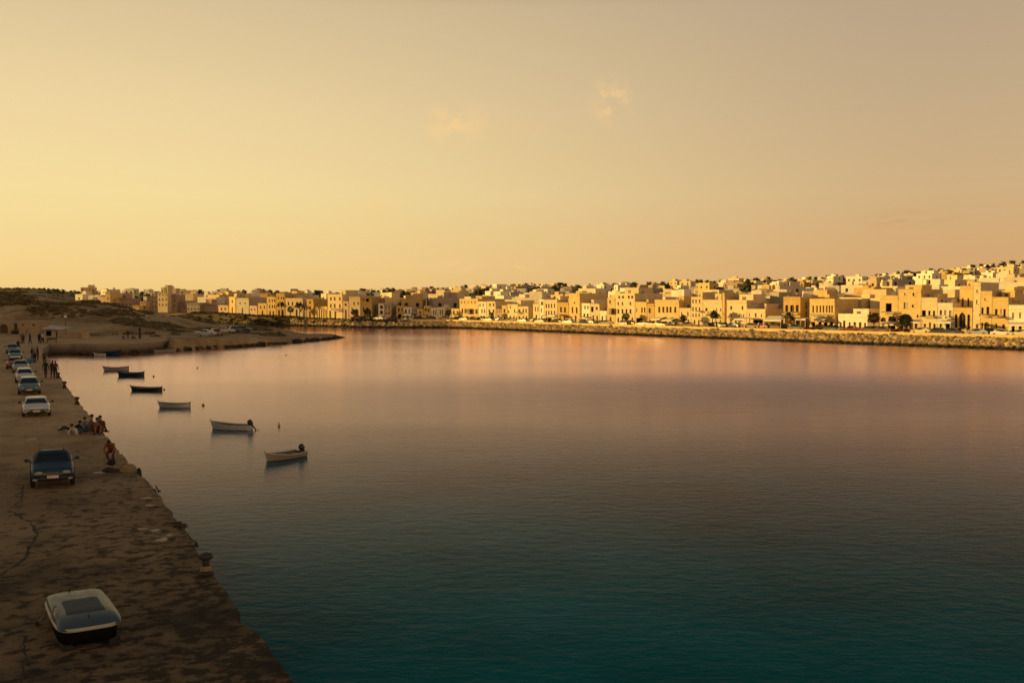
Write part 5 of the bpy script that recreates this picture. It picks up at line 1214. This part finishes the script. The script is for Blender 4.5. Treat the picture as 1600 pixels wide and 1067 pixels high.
# mooring line with cloth and cleat at the edge
p0, p1 = on_quay(283, 823), on_quay(306.5, 853)
cl = empty('black_net_bundle', p0, 0, 'crumpled black net bundle hanging over the edge', 'net')
a = MB(); a.blob((0, 0, .04), .16, 0, 2, 1.0, rnd, (1.4, .9, .5)); a.build('net', M['net'], cl)
a = MB(); a.tube([(-.5, .35, .03), (-.2, .15, .12), (0, 0, .16)], .03, 5); a.build('loose_end', M['net'], cl)
ln = MB(); ln.tube([tuple(p0 + Vector((0, 0, .06))), tuple(p0.lerp(p1, .33) + Vector((0, 0, .03))), tuple(p0.lerp(p1, .7) + Vector((0, 0, .03))), tuple(p1 + Vector((0, 0, .08)))], .02, 5)
tag(ln.build('mooring_rope', M['net']), 'thin dark rope laid along the edge towards the iron cleat', 'rope')
ct = empty('mooring_cleat', p1, QA, 'small black iron cleat at the end of the thin rope', 'cleat')
a = MB(); a.box((0, 0, .02), (.28, .12, .04)); a.build('foot_plate', M['iron'], ct)
a = MB(); a.tube([(-.2, 0, .15), (-.08, 0, .12), (.08, 0, .12), (.2, 0, .15)], [.025, .035, .035, .025], 6); a.tube([(-.06, 0, .04), (-.06, 0, .12)], .03, 6); a.tube([(.06, 0, .04), (.06, 0, .12)], .03, 6); a.build('horns', M['iron'], ct)
rg = empty('mooring_ring', on_quay(243, 768) + QN * .12, QA, 'black iron ring jutting from the edge past the pale patches', 'ring')
a = MB(); a.tube([(.13 * math.cos(q), .05 + .05 * math.sin(q), .1 + .13 * math.sin(q)) for q in [2 * PI * i / 16 for i in range(17)]], .022, 6, 0, False); a.build('hoop', M['iron'], rg)
a = MB(); a.box((0, -.02, .02), (.16, .12, .05)); a.build('staple', M['iron'], rg)
# pale cement patches and cracks, thin sheets on the slab
M['cement'] = simple('pale_worn_cement', (.52, .40, .27), .95, .3, 5)
M['crack'] = simple('tarred_crack', (.03, .024, .018), .95, .4, 6)
def blob_patch(px, py, a, b_, seed, z=.005):
    c = on_quay(px, py); mb = MB(); V = []
    for k in range(22):
        q = 2 * PI * k / 22; rr = 1 + .55 * mnoise.noise(Vector((math.cos(q) * 1.3, math.sin(q) * 1.3, seed)))
        V.append((c.x + .7 * a * rr * math.cos(q), c.y + .8 * b_ * rr * math.sin(q), 1.7 + z))
    mb.add(V, [tuple(range(22))]); o = mb.build('pavement_patch', M['cement']); tag(o, kind='structure')
for i, v in enumerate(((157, 738, .42, .34), (228, 778, .30, .26), (235, 789, .26, .22), (222, 826, .24, .18), (243, 828, .2, .2), (252, 843, .28, .3), (49, 686, .34, .5), (107, 617, .30, .7), (160, 683, .5, .25), (265, 836, .15, .2))):
    blob_patch(*v, i * 3.7)
def crack(pts, w):
    P = []
    for (a, b_), (c, d) in zip(pts, pts[1:]):
        A, B = on_quay(a, b_), on_quay(c, d); n = max(2, int((B - A).length / .25))
        P += [A.lerp(B, i / n) + Vector((rnd.uniform(-.05, .05), rnd.uniform(-.07, .07), 0)) for i in range(n)]
    mb = MB(); V = []
    for i, p in enumerate(P):
        t = (P[min(i + 1, len(P) - 1)] - P[max(0, i - 1)]); t.z = 0; t.normalize(); s_ = Vector((-t.y, t.x, 0)); k = w * rnd.uniform(.15, .85)
        V += [p + s_ * k + Vector((0, 0, .004)), p - s_ * k + Vector((0, 0, .004))]
    mb.add(V, [(2 * i, 2 * i + 1, 2 * i + 3, 2 * i + 2) for i in range(len(P) - 1)]); tag(mb.build('pavement_crack', M['crack']), kind='structure')
crack([(-8, 749), (14, 754), (35, 757), (35, 772), (32, 783), (13, 797)], .05)
crack([(13, 797), (30, 806), (48, 816), (56, 832), (56, 842), (47, 852), (45, 860), (36, 874), (14, 890), (-6, 903)], .085)
crack([(52, 821), (85, 822), (118, 818)], .035)
crack([(44, 862), (62, 868)], .06)
crack([(34, 1067), (36, 1030), (40, 1005), (38, 985)], .05)
crack([(-6, 641), (18, 645), (35, 650)], .04)

# ------------------------------------------------------------------ people
SKIN = simple('skin', (.36, .20, .13), .6, .15, 5)
CL = {k: simple(k + '_cloth', c, .85, .3, 8) for k, c in {'black': (.012, .011, .012), 'navy': (.02, .025, .05), 'white': (.55, .52, .48), 'blue': (.10, .14, .22), 'orange': (.21, .075, .03), 'red': (.11, .03, .02), 'grey': (.16, .15, .14), 'tan': (.3, .2, .12), 'denim': (.05, .07, .11), 'brown': (.1, .055, .03)}.items()}
HAIR = simple('dark_hair', (.015, .010, .008), .6, .3, 20)
def person(loc, rz, pose, top, bot, label, shoe='black', hgt=1.7, hair=True, group=None, detail=True):
    s = hgt / 1.7; lean = 0.0
    if pose == 'stand' or pose == 'walk':
        st = .16 if pose == 'walk' else .02
        J = {'pel': (0, 0, .92, .15), 'sp': (0, 0, 1.12, .135), 'ch': (0, .01, 1.34, .16), 'nk': (0, 0, 1.47, .06), 'h0': (0, -.02, 1.56, .088), 'h1': (0, -.015, 1.66, .085)}
        for n_, sg in (('l', -1), ('r', 1)):
            a = sg * st
            J.update({n_ + 'sh': (sg * .17, 0, 1.40, .07), n_ + 'el': (sg * .23, .03 + a * .5, 1.13, .048), n_ + 'wr': (sg * .24, -.04 - a * .8 * -1, .90, .034), n_ + 'hd': (sg * .235, -.06 + a * .8, .81, .038),
                      n_ + 'hp': (sg * .09, 0, .86, .105), n_ + 'kn': (sg * .10, -.02 - a * .6, .48, .07), n_ + 'an': (sg * .10, .03 - a * 1.2, .09, .045), n_ + 'to': (sg * .11, -.13 - a * 1.2, .045, .042)})
    elif pose == 'sit':
        J = {'pel': (0, 0, .13, .16), 'sp': (0, .02, .32, .14), 'ch': (0, -.02, .54, .16), 'nk': (0, -.06, .67, .06), 'h0': (0, -.09, .76, .088), 'h1': (0, -.10, .86, .085)}
        for n_, sg in (('l', -1), ('r', 1)):
            J.update({n_ + 'sh': (sg * .17, -.02, .60, .07), n_ + 'el': (sg * .25, -.18, .40, .048), n_ + 'wr': (sg * .16, -.38, .46, .034), n_ + 'hd': (sg * .12, -.46, .48, .038),
                      n_ + 'hp': (sg * .1, -.04, .13, .11), n_ + 'kn': (sg * .13, -.42, .46, .075), n_ + 'an': (sg * .12, -.62, .10, .045), n_ + 'to': (sg * .12, -.78, .045, .042)})
    elif pose == 'bend':   # leaning forward over bent knees
        J = {'pel': (0, .15, .52, .15), 'sp': (0, .05, .70, .135), 'ch': (0, -.10, .86, .16), 'nk': (0, -.22, .93, .06), 'h0': (0, -.30, .96, .088), 'h1': (0, -.36, 1.02, .08)}
        for n_, sg in (('l', -1), ('r', 1)):
            J.update({n_ + 'sh': (sg * .17, -.14, .88, .07), n_ + 'el': (sg * .22, -.30, .66, .048), n_ + 'wr': (sg * .17, -.46, .50, .034), n_ + 'hd': (sg * .14, -.52, .44, .038),
                      n_ + 'hp': (sg * .1, .12, .50, .11), n_ + 'kn': (sg * .13, -.22, .46, .075), n_ + 'an': (sg * .12, .03, .09, .045), n_ + 'to': (sg * .12, -.12, .045, .042)})
    else:                  # lying back on the elbows, legs out
        J = {'pel': (0, 0, .12, .15), 'sp': (0, .18, .20, .14), 'ch': (0, .36, .34, .16), 'nk': (0, .46, .44, .06), 'h0': (0, .50, .53, .088), 'h1': (0, .50, .62, .085)}
        for n_, sg in (('l', -1), ('r', 1)):
            J.update({n_ + 'sh': (sg * .17, .40, .38, .07), n_ + 'el': (sg * .27, .52, .10, .048), n_ + 'wr': (sg * .25, .30, .05, .034), n_ + 'hd': (sg * .24, .22, .045, .038),
                      n_ + 'hp': (sg * .1, -.05, .12, .105), n_ + 'kn': (sg * .12, -.44, .22 + .12 * (sg > 0), .07), n_ + 'an': (sg * .12, -.82, .07, .045), n_ + 'to': (sg * .13, -.88, .16, .04)})
    keys = list(J); E = [('pel', 'sp'), ('sp', 'ch'), ('ch', 'nk'), ('nk', 'h0'), ('h0', 'h1')]
    for n_ in 'lr': E += [('ch', n_ + 'sh'), (n_ + 'sh', n_ + 'el'), (n_ + 'el', n_ + 'wr'), (n_ + 'wr', n_ + 'hd'), ('pel', n_ + 'hp'), (n_ + 'hp', n_ + 'kn'), (n_ + 'kn', n_ + 'an'), (n_ + 'an', n_ + 'to')]
    V = [Vector(J[k][:3]) * s for k in keys]; RR = [J[k][3] * s for k in keys]; ED = [(keys.index(a), keys.index(b_)) for a, b_ in E]
    if detail:             # fingers: short chains of unequal length from the hand
        for n_, sg in (('l', -1), ('r', 1)):
            h = Vector(J[n_ + 'hd'][:3]); d = (h - Vector(J[n_ + 'wr'][:3])).normalized(); sd_ = d.cross(Vector((0, 1, .2))).normalized()
            hi = keys.index(n_ + 'hd')
            for f in range(5):
                off = (f - 1.5) * .02 if f < 4 else -.045
                ln_ = (.07, .08, .078, .062)[f] if f < 4 else .04
                a = h + d * (.03 if f < 4 else -.01) + sd_ * off; b_ = a + d * ln_ + Vector((0, -.015 if f < 4 else -.03, 0))
                i0 = len(V); V += [a * s, b_ * s]; RR += [.010 * s, .008 * s]; ED += [(hi, i0), (i0, i0 + 1)]
    me = bpy.data.meshes.new('person'); me.from_pydata([tuple(v) for v in V], ED, [])
    tmp = bpy.data.objects.new('person_tmp', me); COL.objects.link(tmp)
    sk_ = tmp.modifiers.new('skin', 'SKIN'); sk_.use_smooth_shade = True
    for i, v in enumerate(me.skin_vertices[0].data): v.radius = (RR[i], RR[i] * .85); v.use_root = (i == 0)
    if detail: tmp.modifiers.new('sub', 'SUBSURF').levels = 1
    dg_ = bpy.context.evaluated_depsgraph_get(); m2 = bpy.data.meshes.new_from_object(tmp.evaluated_get(dg_)); m2.name = 'person'
    bpy.data.objects.remove(tmp); bpy.data.meshes.remove(me)
    for mt in (SKIN, CL[top], CL[bot], CL[shoe]): m2.materials.append(mt)
    seg = [(('nk', 'h0'), 0), (('h0', 'h1'), 0)] + [((n_ + 'wr', n_ + 'hd'), 0) for n_ in 'lr'] + [(('sp', 'ch'), 1), (('ch', 'nk'), 1)] + [((n_ + a, n_ + b_), 1) for n_ in 'lr' for a, b_ in (('sh', 'el'), ('el', 'wr'))] + [(('pel', 'sp'), 2)] + [((n_ + a, n_ + b_), 2) for n_ in 'lr' for a, b_ in (('hp', 'kn'), ('kn', 'an'))] + [((n_ + 'an', n_ + 'to'), 3) for n_ in 'lr']
    sg_ = [(Vector(J[a][:3]) * s, Vector(J[b_][:3]) * s, k, (J[a][3] + J[b_][3]) * .5 * s) for (a, b_), k in seg]
    for f in m2.polygons:
        c = f.center; best = None
        for a, b_, k, r_ in sg_:
            d = b_ - a; t = max(0, min(1, (c - a).dot(d) / max(1e-6, d.length_squared))); dist = (c - a - d * t).length - r_
            if best is None or dist < best[0]: best = (dist, k)
        f.material_index = best[1]; f.use_smooth = True
    o = bpy.data.objects.new('person', m2); COL.objects.link(o); o.location = loc; o.rotation_euler = (0, 0, rz); tag(o, label, 'person', group)
    if hair:
        h0, h1 = Vector(J['h0'][:3]) * s, Vector(J['h1'][:3]) * s
        a = MB(); a.blob(tuple(h1 + Vector((0, .02, .0)) * s), .098 * s, 0, 2, .25, rnd, (.95, 1.0, .9)); a.build('hair', HAIR, o)
    return o
g = 'people sitting together on the quay edge'
TW = math.atan2(QN.y, QN.x) + PI / 2      # local -Y towards the water
person(on_quay(113, 675), TW + 2.4, 'lie', 'black', 'black', 'person in black leaning back on the ground at the inland side of the sitting group', group=g)
person(on_quay(121.5, 679), TW + .9, 'lie', 'white', 'denim', 'person in white lying in front of the sitting group', group=g)
person(on_quay(131, 677), TW + .3, 'sit', 'blue', 'denim', 'person in a pale blue shirt sitting between the white and orange clothes', group=g)
person(on_quay(141, 676.5), TW - .2, 'sit', 'orange', 'brown', 'tall person in an orange top sitting upright in the group', hgt=1.95, group=g)
person(on_quay(150, 678), TW + .5, 'sit', 'grey', 'black', 'person in grey with black trousers hunched over knees', group=g)
person(on_quay(157.5, 677), TW - 1.9, 'sit', 'red', 'orange', 'person in red sitting outermost on the very edge', hgt=1.9, group=g)
person(on_quay(173.5, 722), TW - 1.9, 'bend', 'orange', 'red', 'person in orange and red crouching at the edge with a black bag at the feet', 'tan')
bgp = empty('bag', on_quay(174.5, 726.5), 0, 'round black bag on the ground by the crouching person', 'bag')
a = MB(); a.lathe([(.08, 0), (.17, .05), (.19, .15), (.12, .25), (.05, .29)], 12); a.build('sack', CL['black'], bgp)
a = MB(); a.tube([(.06, 0, .27), (.05, 0, .36), (-.05, 0, .36), (-.06, 0, .27)], .012, 5); a.build('handle', CL['black'], bgp)
g = 'people strolling on the quay'
person(on_quay(71.5, 591), CR + 2.8, 'walk', 'black', 'navy', 'person in dark clothes walking alone inland of the couple', group=g)
person(on_quay(82.5, 591.5), CR + 3.3, 'walk', 'black', 'black', 'person in black walking in the couple by the edge', group=g)
person(on_quay(87, 592), CR + 3.0, 'walk', 'red', 'black', 'person in a red jacket walking in the couple by the edge', group=g)
person(on_quay(69.5, 571), CR + .3, 'stand', 'brown', 'black', 'person in brown standing alone beyond the walking couple', group=g)
person(on_quay(50.5, 564), CR + .9, 'stand', 'black', 'navy', 'person in black standing at the inland end of the tight trio', group=g)
person(on_quay(54.5, 567), CR - .6, 'stand', 'grey', 'black', 'person in grey in the middle of the tight trio', group=g)
person(on_quay(59, 563.5), CR + 2, 'stand', 'black', 'brown', 'person in black and brown at the seaward end of the tight trio', group=g)
person(on_quay(28.5, 549.5), CR + .2, 'stand', 'black', 'black', 'person standing beside the last teal car', group=g)
for px, py, t_, b_, po, lab in ((33, 536.5, 'grey', 'tan', 'stand', 'person in grey and tan before the small beige house'), (36.5, 537, 'brown', 'black', 'stand', 'person in brown before the small beige house'), (47, 537, 'black', 'navy', 'walk', 'person in black walking from the small beige house'),
                            (61.5, 536, 'black', 'black', 'stand', 'person in black standing at the red round sign'), (66.5, 536, 'white', 'black', 'walk', 'person in white top walking below the red round sign'), (193, 529.8, 'tan', 'grey', 'sit', 'person sitting on the headland wall'),
                            (200, 530.2, 'black', 'brown', 'walk', 'person in black walking along the headland wall'), (206.5, 530.2, 'grey', 'black', 'sit', 'person in grey sitting low on the headland wall')):
    person(at(px, py, 1.7), rnd.uniform(0, 6), po, t_, b_, lab, group='people by the far houses and headland', detail=False)

# ------------------------------------------------------------------ small buildings and furniture at the quay's far end
def box_house(name, label, cat, px0, px1, pyt, pyb, dep, wall, holes, roof='flat'):
    A, B = at(px0, pyb, 1.7), at(px1, pyb, 1.7); d = B - A; w_ = d.length
    H = (pyb - pyt) * A.y / F
    root = empty(name, (A + B) / 2, math.atan2(d.y, d.x), label, cat)
    sc = w_ / (px1 - px0); hl = [((cx - (px0 + px1) / 2) * sc, (pyb - cy) * sc, a * sc, c * sc, k) for cx, cy, a, c, k in holes]
    hl = [(x, max(z, c / 2 + .1), a, c, k) for x, z, a, c, k in hl]
    mb = facade(w_, H, hl, .3)
    mb.add([(-w_ / 2, 0, 0), (-w_ / 2, dep, 0), (-w_ / 2, dep, H), (-w_ / 2, 0, H), (w_ / 2, 0, 0), (w_ / 2, dep, 0), (w_ / 2, dep, H), (w_ / 2, 0, H)], [(0, 3, 2, 1), (4, 5, 6, 7), (1, 2, 6, 5)])
    mb.build('wall', wall, root)
    r = MB(); r.box((0, dep / 2, H + .08), (w_ + .2, dep + .2, .16)); r.build('roof', M['roof'], root)
    for q in hl: opening(root, *q)
    return root, w_, H
M['mudwall'] = stone('weathered_rendered_wall', (.40, .31, .2))
box_house('stone_house', 'small beige house with two little windows at the foot of the hill', 'house', 29.5, 61, 503, 524, 4.5, M['mudwall'], [(35.5, 508, 3.2, 3, 'w'), (52.5, 508, 4.5, 3, 'w'), (43, 519, 5, 8, 's')])
box_house('vaulted_store', 'long vaulted stone store with a dark arched entrance under the hill', 'building', -30, 28, 503.5, 521.5, 5, M['mudwall'], [(6, 514, 13, 14, 'darch'), (-16, 514, 13, 14, 'darch'), (24.5, 513, 5.5, 15, 'd')])
rt, w_, H = box_house('kiosk', 'low dark kiosk with a slanted white roof by the headland road', 'kiosk', 66, 92, 515, 528.5, 2.6, WALL['grey'], [(76, 521, 9, 8, 'o'), (88.5, 523, 3, 8, 'd')])
r = MB(); r.add([(-w_ * .35, -1.0, H + .15), (w_ * .75, -1.0, H - .02), (w_ * .75, 2.9, H + .25), (-w_ * .35, 2.9, H + .75), (-w_ * .35, -1.0, H + .23), (w_ * .75, -1.0, H + .06), (w_ * .75, 2.9, H + .33), (-w_ * .35, 2.9, H + .83)], [(3, 2, 1, 0), (4, 5, 6, 7), (0, 1, 5, 4), (1, 2, 6, 5), (2, 3, 7, 6), (3, 0, 4, 7)])
M['white_sheet'] = simple('white_roof_sheet', (.55, .46, .37), .6, .15, 2); r.build('slanted_roof', M['white_sheet'], rt)
sg = empty('round_sign', at(66.5, 531, 1.7), 0, 'small red round sign on a post beside the kiosk', 'sign')
a = MB(); a.tube([(0, 0, 0), (0, 0, 1.5)], .04, 6); a.build('post', M['iron'], sg)
a = MB(); V = [(.28 * math.cos(2 * PI * k / 20), -.05, 1.35 + .28 * math.sin(2 * PI * k / 20)) for k in range(20)] + [(.28 * math.cos(2 * PI * k / 20), -.02, 1.35 + .28 * math.sin(2 * PI * k / 20)) for k in range(20)]
a.add(V, [tuple(range(20)), tuple(range(39, 19, -1))] + [(k, 20 + k, 20 + (k + 1) % 20, (k + 1) % 20) for k in range(20)]); a.build('disc', CL['red'], sg)
a = MB(); a.box((0, -.06, 1.37), (.26, .015, .2)); a.build('white_centre', CL['white'], sg)
lp = empty('street_lamp', at(92, 527.5, 1.7) + Vector((0, 2.9, 0)), 0, 'slim street lamp with a white globe behind the kiosk', 'street lamp')
a = MB(); a.lathe([(.12, 0), (.12, .3), (.05, .4), (.045, 3.7)], 10); a.build('pole', M['iron'], lp)
M['globe'] = simple('white_globe', (.85, .83, .78), .3, .05, 2)
a = MB(); a.blob((0, 0, 3.95), .27, 0, 2, 0); a.build('globe', M['globe'], lp)
wl = at(97, 528.6, 1.7); wr = at(131, 528.8, 1.7); d = wr - wl
a = MB(); a.box((d.length / 2, 0, .45), (d.length, .4, .9)); a.box((d.length / 2, 0, .93), (d.length + .1, .5, .1))
o = a.build('garden_wall', M['mudwall']); o.location = wl; o.rotation_euler = (0, 0, math.atan2(d.y, d.x)); tag(o, 'low stone wall between the kiosk and the square pier', 'wall')
for px, w_, h_, lab, mt in ((134, 1.3, 1.5, 'square pale stone pier at the end of the low wall', M['mudwall']), (218.5, .42, 2.0, 'lone dark stone post standing at the headland road edge', M['rock'])):
    rt = empty('stone_pier' if w_ > 1 else 'stone_post', at(px, 529, 1.7), .3, lab, 'pier' if w_ > 1 else 'post')
    a = MB(); a.box((0, 0, h_ / 2), (w_, w_, h_), 0, 0, .9); a.build('shaft', mt if w_ > 1 else M['keel'], rt)
    a = MB(); a.box((0, 0, h_ + .06), (w_ + .1, w_ + .1, .12), 0, 0, .7); a.build('cap', mt if w_ > 1 else M['keel'], rt)
bn = empty('bench', at(81, 535.5, 1.7), .2, 'dark wooden bench in front of the kiosk', 'bench')
a = MB(); a.box((0, 0, .45), (1.7, .4, .06)); a.build('seat', M['wood'], bn)
a = MB(); a.box((0, .2, .7), (1.7, .05, .35)); a.build('backrest', M['wood'], bn)
for x in (-.7, .7): a = MB(); a.box((x, 0, .21), (.08, .38, .42)); a.build('leg', M['iron'], bn)
# promenade: topiary, trees, stalls
def prom_tree(px, r, hgt, kind, lab):
    P = on_town(px, r); root = empty('tree' if kind != 'palm' else 'palm_tree', P, rnd.uniform(0, 6), lab, 'tree', 'trees along the promenade')
    t = MB(); c = MB()
    if kind == 'palm':
        t.tube([(0, 0, 0), (.1, 0, hgt * .4), (.05, .05, hgt * .8)], [.2, .15, .13], 7)
        for k in range(22):
            q = k * 2.4; up_ = rnd.uniform(.0, .3) * hgt; L_ = hgt * .42
            pts = [(.05 + L_ * f * math.cos(q), .05 + L_ * f * math.sin(q), hgt * .8 + up_ * math.sin(PI * min(1, f * 1.1)) - f * f * hgt * .12) for f in (0, .3, .6, 1)]
            for (p, q2) in zip(pts, pts[1:]):
                n = Vector((-math.sin(q), math.cos(q), 0)) * .16
                c.add([Vector(p) + n, Vector(p) - n, Vector(q2) - n * .7, Vector(q2) + n * .7], [(0, 1, 2, 3)])
    else:
        t.tube([(0, 0, 0), (.05, .05, hgt * .3), (0, .1, hgt * .6)], [.18, .13, .08], 6)
        for k in range(4): q = k * 1.7; t.tube([(0, .05, hgt * .35), (hgt * .18 * math.cos(q), hgt * .18 * math.sin(q), hgt * .65)], [.07, .03], 5)
        for k in range(260 if kind != 'ball' else 700):
            v = Vector((rnd.gauss(0, 1), rnd.gauss(0, 1), rnd.gauss(0, 1))).normalized() * (rnd.uniform(.55, 1.0))
            if kind != 'ball': v *= .75 + .5 * abs(mnoise.noise(v * 2 + Vector((px, 0, 0))))
            p = Vector((v.x * hgt * .33, v.y * hgt * .33, hgt * .66 + v.z * hgt * .32)); s_ = hgt * rnd.uniform(.035, .07)
            a_ = Vector((rnd.gauss(0, 1), rnd.gauss(0, 1), rnd.gauss(0, 1))).normalized(); b_ = a_.orthogonal().normalized()
            c.add([p - a_ * s_, p + b_ * s_ * .7, p + a_ * s_, p - b_ * s_ * .7], [(0, 1, 2, 3)])
    t.build('trunk', M['bark'], root); c.build('crown', M['leaf'], root)
prom_tree(1415, 9, 4.1, 'ball', 'clipped ball-headed green tree before the tall blank golden block')
prom_tree(1366, 12, 4.6, 'bush', 'dark bushy tree leaning over the rose kiosk building')
prom_tree(1113, 11, 4.2, 'palm', 'low palm before the round-window house'); prom_tree(1119, 11.5, 3.4, 'palm', 'shorter palm beside a taller one, before the round-window house')
prom_tree(1232, 9, 4.0, 'palm', 'palm before the ochre loggia house'); prom_tree(1068, 11, 3.4, 'bush', 'bushy tree at the steps of the two-slot cream house')
prom_tree(978, 11, 3.6, 'bush', 'bushy tree at the foot of the four storey block'); prom_tree(574, 11, 4.0, 'bush', 'dark tree below the red-terraced ochre house'); prom_tree(553, 11, 3.6, 'bush', 'dark tree below the round-shopfront house')
prom_tree(440, 11, 5.0, 'palm', 'palm below the stepped ochre block'); prom_tree(468, 10, 5.0, 'palm', 'palm below the broad four-bay cream house'); prom_tree(454, 10, 4.0, 'bush', 'dark bush tree below the broad four-bay cream house')
prom_tree(1208, 12, 3.2, 'bush', 'dark shrubby tree beside the cafe canopy'); prom_tree(700, 11, 3.6, 'bush', 'round tree at the lean-to shed'); prom_tree(768, 11, 3.2, 'bush', 'round tree at the two-by-three cream house')
def stall(px, r, w_, h_, lab, slope=.35):
    P = on_town(px, r); A, B = on_town(px - 3, r), on_town(px + 3, r)
    root = empty('market_stall', P, math.atan2(B.y - A.y, B.x - A.x), lab, 'stall', 'stalls and canopies on the promenade')
    d_ = 2.4
    c = MB(); V = [(-w_ / 2, -d_ / 2, h_), (w_ / 2, -d_ / 2, h_), (w_ / 2, d_ / 2, h_ + slope), (-w_ / 2, d_ / 2, h_ + slope)]; c.add(V + [(x, y, z + .06) for x, y, z in V], [(3, 2, 1, 0), (4, 5, 6, 7), (0, 1, 5, 4), (1, 2, 6, 5), (2, 3, 7, 6), (3, 0, 4, 7)]); c.box((0, -d_ / 2 - .02, h_ - .12), (w_, .03, .3)); c.build('canopy', M['awning'], root)
    for x in (-1, 1):
        for y, z in ((-1, h_), (1, h_ + slope)): p = MB(); p.box((x * (w_ / 2 - .1), y * (d_ / 2 - .1), z / 2), (.08, .08, z - .02)); p.build('post', M['frame'], root)
    k = MB(); k.box((0, -.3, .45), (w_ * .7, .6, .9)); k.box((0, -.3, .93), (w_ * .75, .7, .06)); k.build('counter', M['wood'], root)
stall(1427, 10, 3.0, 2.4, 'pale stall canopy beside the clipped ball-headed tree'); stall(1479, 10, 2.6, 2.5, 'pale stall canopy below the pale-shuttered white house', .2); stall(1211, 11, 4.6, 2.2, 'long slanted cafe canopy before the shaded set-back house', .9)
stall(1255, 11, 2.6, 2.6, 'dark-fronted cafe canopy below the shaded grey infill', .2); stall(1160, 12.4, 3.0, 2.3, 'small canopy at the door of the plain cream cube', .3); stall(866, 12, 3.2, 2.3, 'canopy beneath the four-bay palazzo', .3)
proto = [person(on_town(1520, 9), 1.0, 'stand', 'white', 'denim', 'person in white before the narrow cream tower', detail=False, hair=False, group='people on the promenade'),
         person(on_town(1500, 8), 2.0, 'walk', 'red', 'black', 'person in red before the pointed-arch hall', detail=False, hair=False, group='people on the promenade'),
         person(on_town(1432, 8), 2.0, 'stand', 'black', 'tan', 'person in black at the stall by the ball-headed tree', detail=False, hair=False, group='people on the promenade')]
for px, k, lab in ((1512, 2, 'person in black under the slit-window tower'), (1472, 0, 'person in white at the pale-shuttered white house'), (1446, 1, 'person in red below the square-door cream house'), (1392, 2, 'person in black below the recessed golden house'), (1335, 0, 'person in white below the long low white house'),
                   (1296, 2, 'person in black below the seven-window house'), (1240, 1, 'person in red below the ochre loggia house'), (1186, 0, 'person in white below the lower three-slot wing'), (1120, 2, 'person in black below the round-window house'), (1050, 0, 'person in white under the wide shuttered house'), (985, 1, 'person in red below the four storey block')):
    o = proto[k].copy(); COL.objects.link(o); o.location = on_town(px, rnd.uniform(5.5, 9)); o.location.z += .05; o.rotation_euler = (0, 0, rnd.uniform(0, 6)); o['label'] = lab

# ------------------------------------------------------------------ scrub on the hill and headland
rnd = random.Random(77)
M['scrub'] = simple('dry_scrub', (.13, .10, .045), .9, .5, .7, spec=.1)
mb = MB(); n = 0; tries = 0
while n < 2600 and tries < 60000:
    tries += 1
    y = rnd.uniform(182, 285); px = rnd.uniform(-40, 470); x = (px - 800) / F * y
    d = sdist(x, y)
    if d < 4: continue
    z = land_z(x, y)
    f, c = table(FOOT, px), table(CREST_D, px)
    dens = fbm(x, y, .055, 4) + .25 * (1 if px < 335 and abs(y - c) < 10 else 0) + (.15 if px < 335 and f < y < f + 5 else 0) - .08
    if px > 335 or y < f: dens -= .18; 
    if px < 300 and y < f - 2: continue
    if dens < rnd.uniform(.05, .34): continue
    s_ = rnd.uniform(.25, .75) * (1.25 if dens > .3 else .8)
    for k in range(3):
        mb.blob((x + rnd.uniform(-.5, .5), y + rnd.uniform(-.5, .5), z + s_ * .25), s_ * rnd.uniform(.6, 1), 0, 1, .9, rnd, (1.2, 1.1, .65), False)
    n += 1
for k in range(2600):                     # the slope that climbs inland of the quay
    y = rnd.uniform(5, 215); x = (-0.535 * max(y, 12) - 13) - rnd.uniform(14, 130)
    z = land_z(x, y)
    if z < 2.4 or fbm(x, y, .05, 4) < rnd.uniform(-.05, .25): continue
    s_ = rnd.uniform(.3, .9)
    for q in range(2): mb.blob((x + rnd.uniform(-.6, .6), y + rnd.uniform(-.6, .6), z + s_ * .2), s_ * rnd.uniform(.6, 1), 0, 1, .9, rnd, (1.2, 1.1, .65), False)
tag(mb.build('scrub', M['scrub']), kind='stuff')
# boulders and shelving rock along the headland's waterline
mb = MB()
pts = HEAD[1:] + [Vector((p.x, p.y, 0)) for p in BACK[:5]]
for A, B in zip(pts, pts[1:]):
    L_ = (B - A).length
    for k in range(int(L_ * 2.6)):
        p = A.lerp(B, rnd.random()); s_ = rnd.uniform(.25, .9)
        mb.blob((p.x + rnd.uniform(-.9, .9), p.y + rnd.uniform(-.2, 2.4), rnd.uniform(-.15, .35)), s_, 0, 1, .8, rnd, (rnd.uniform(1, 1.8), rnd.uniform(.8, 1.3), rnd.uniform(.35, .7)), False)
M['shore_rock'] = mat_rocky('dark_shore_rock', (.03, .026, .018), (.075, .06, .04), (.15, .115, .075), .6)
tag(mb.build('shore_rocks', M['shore_rock']), kind='stuff')
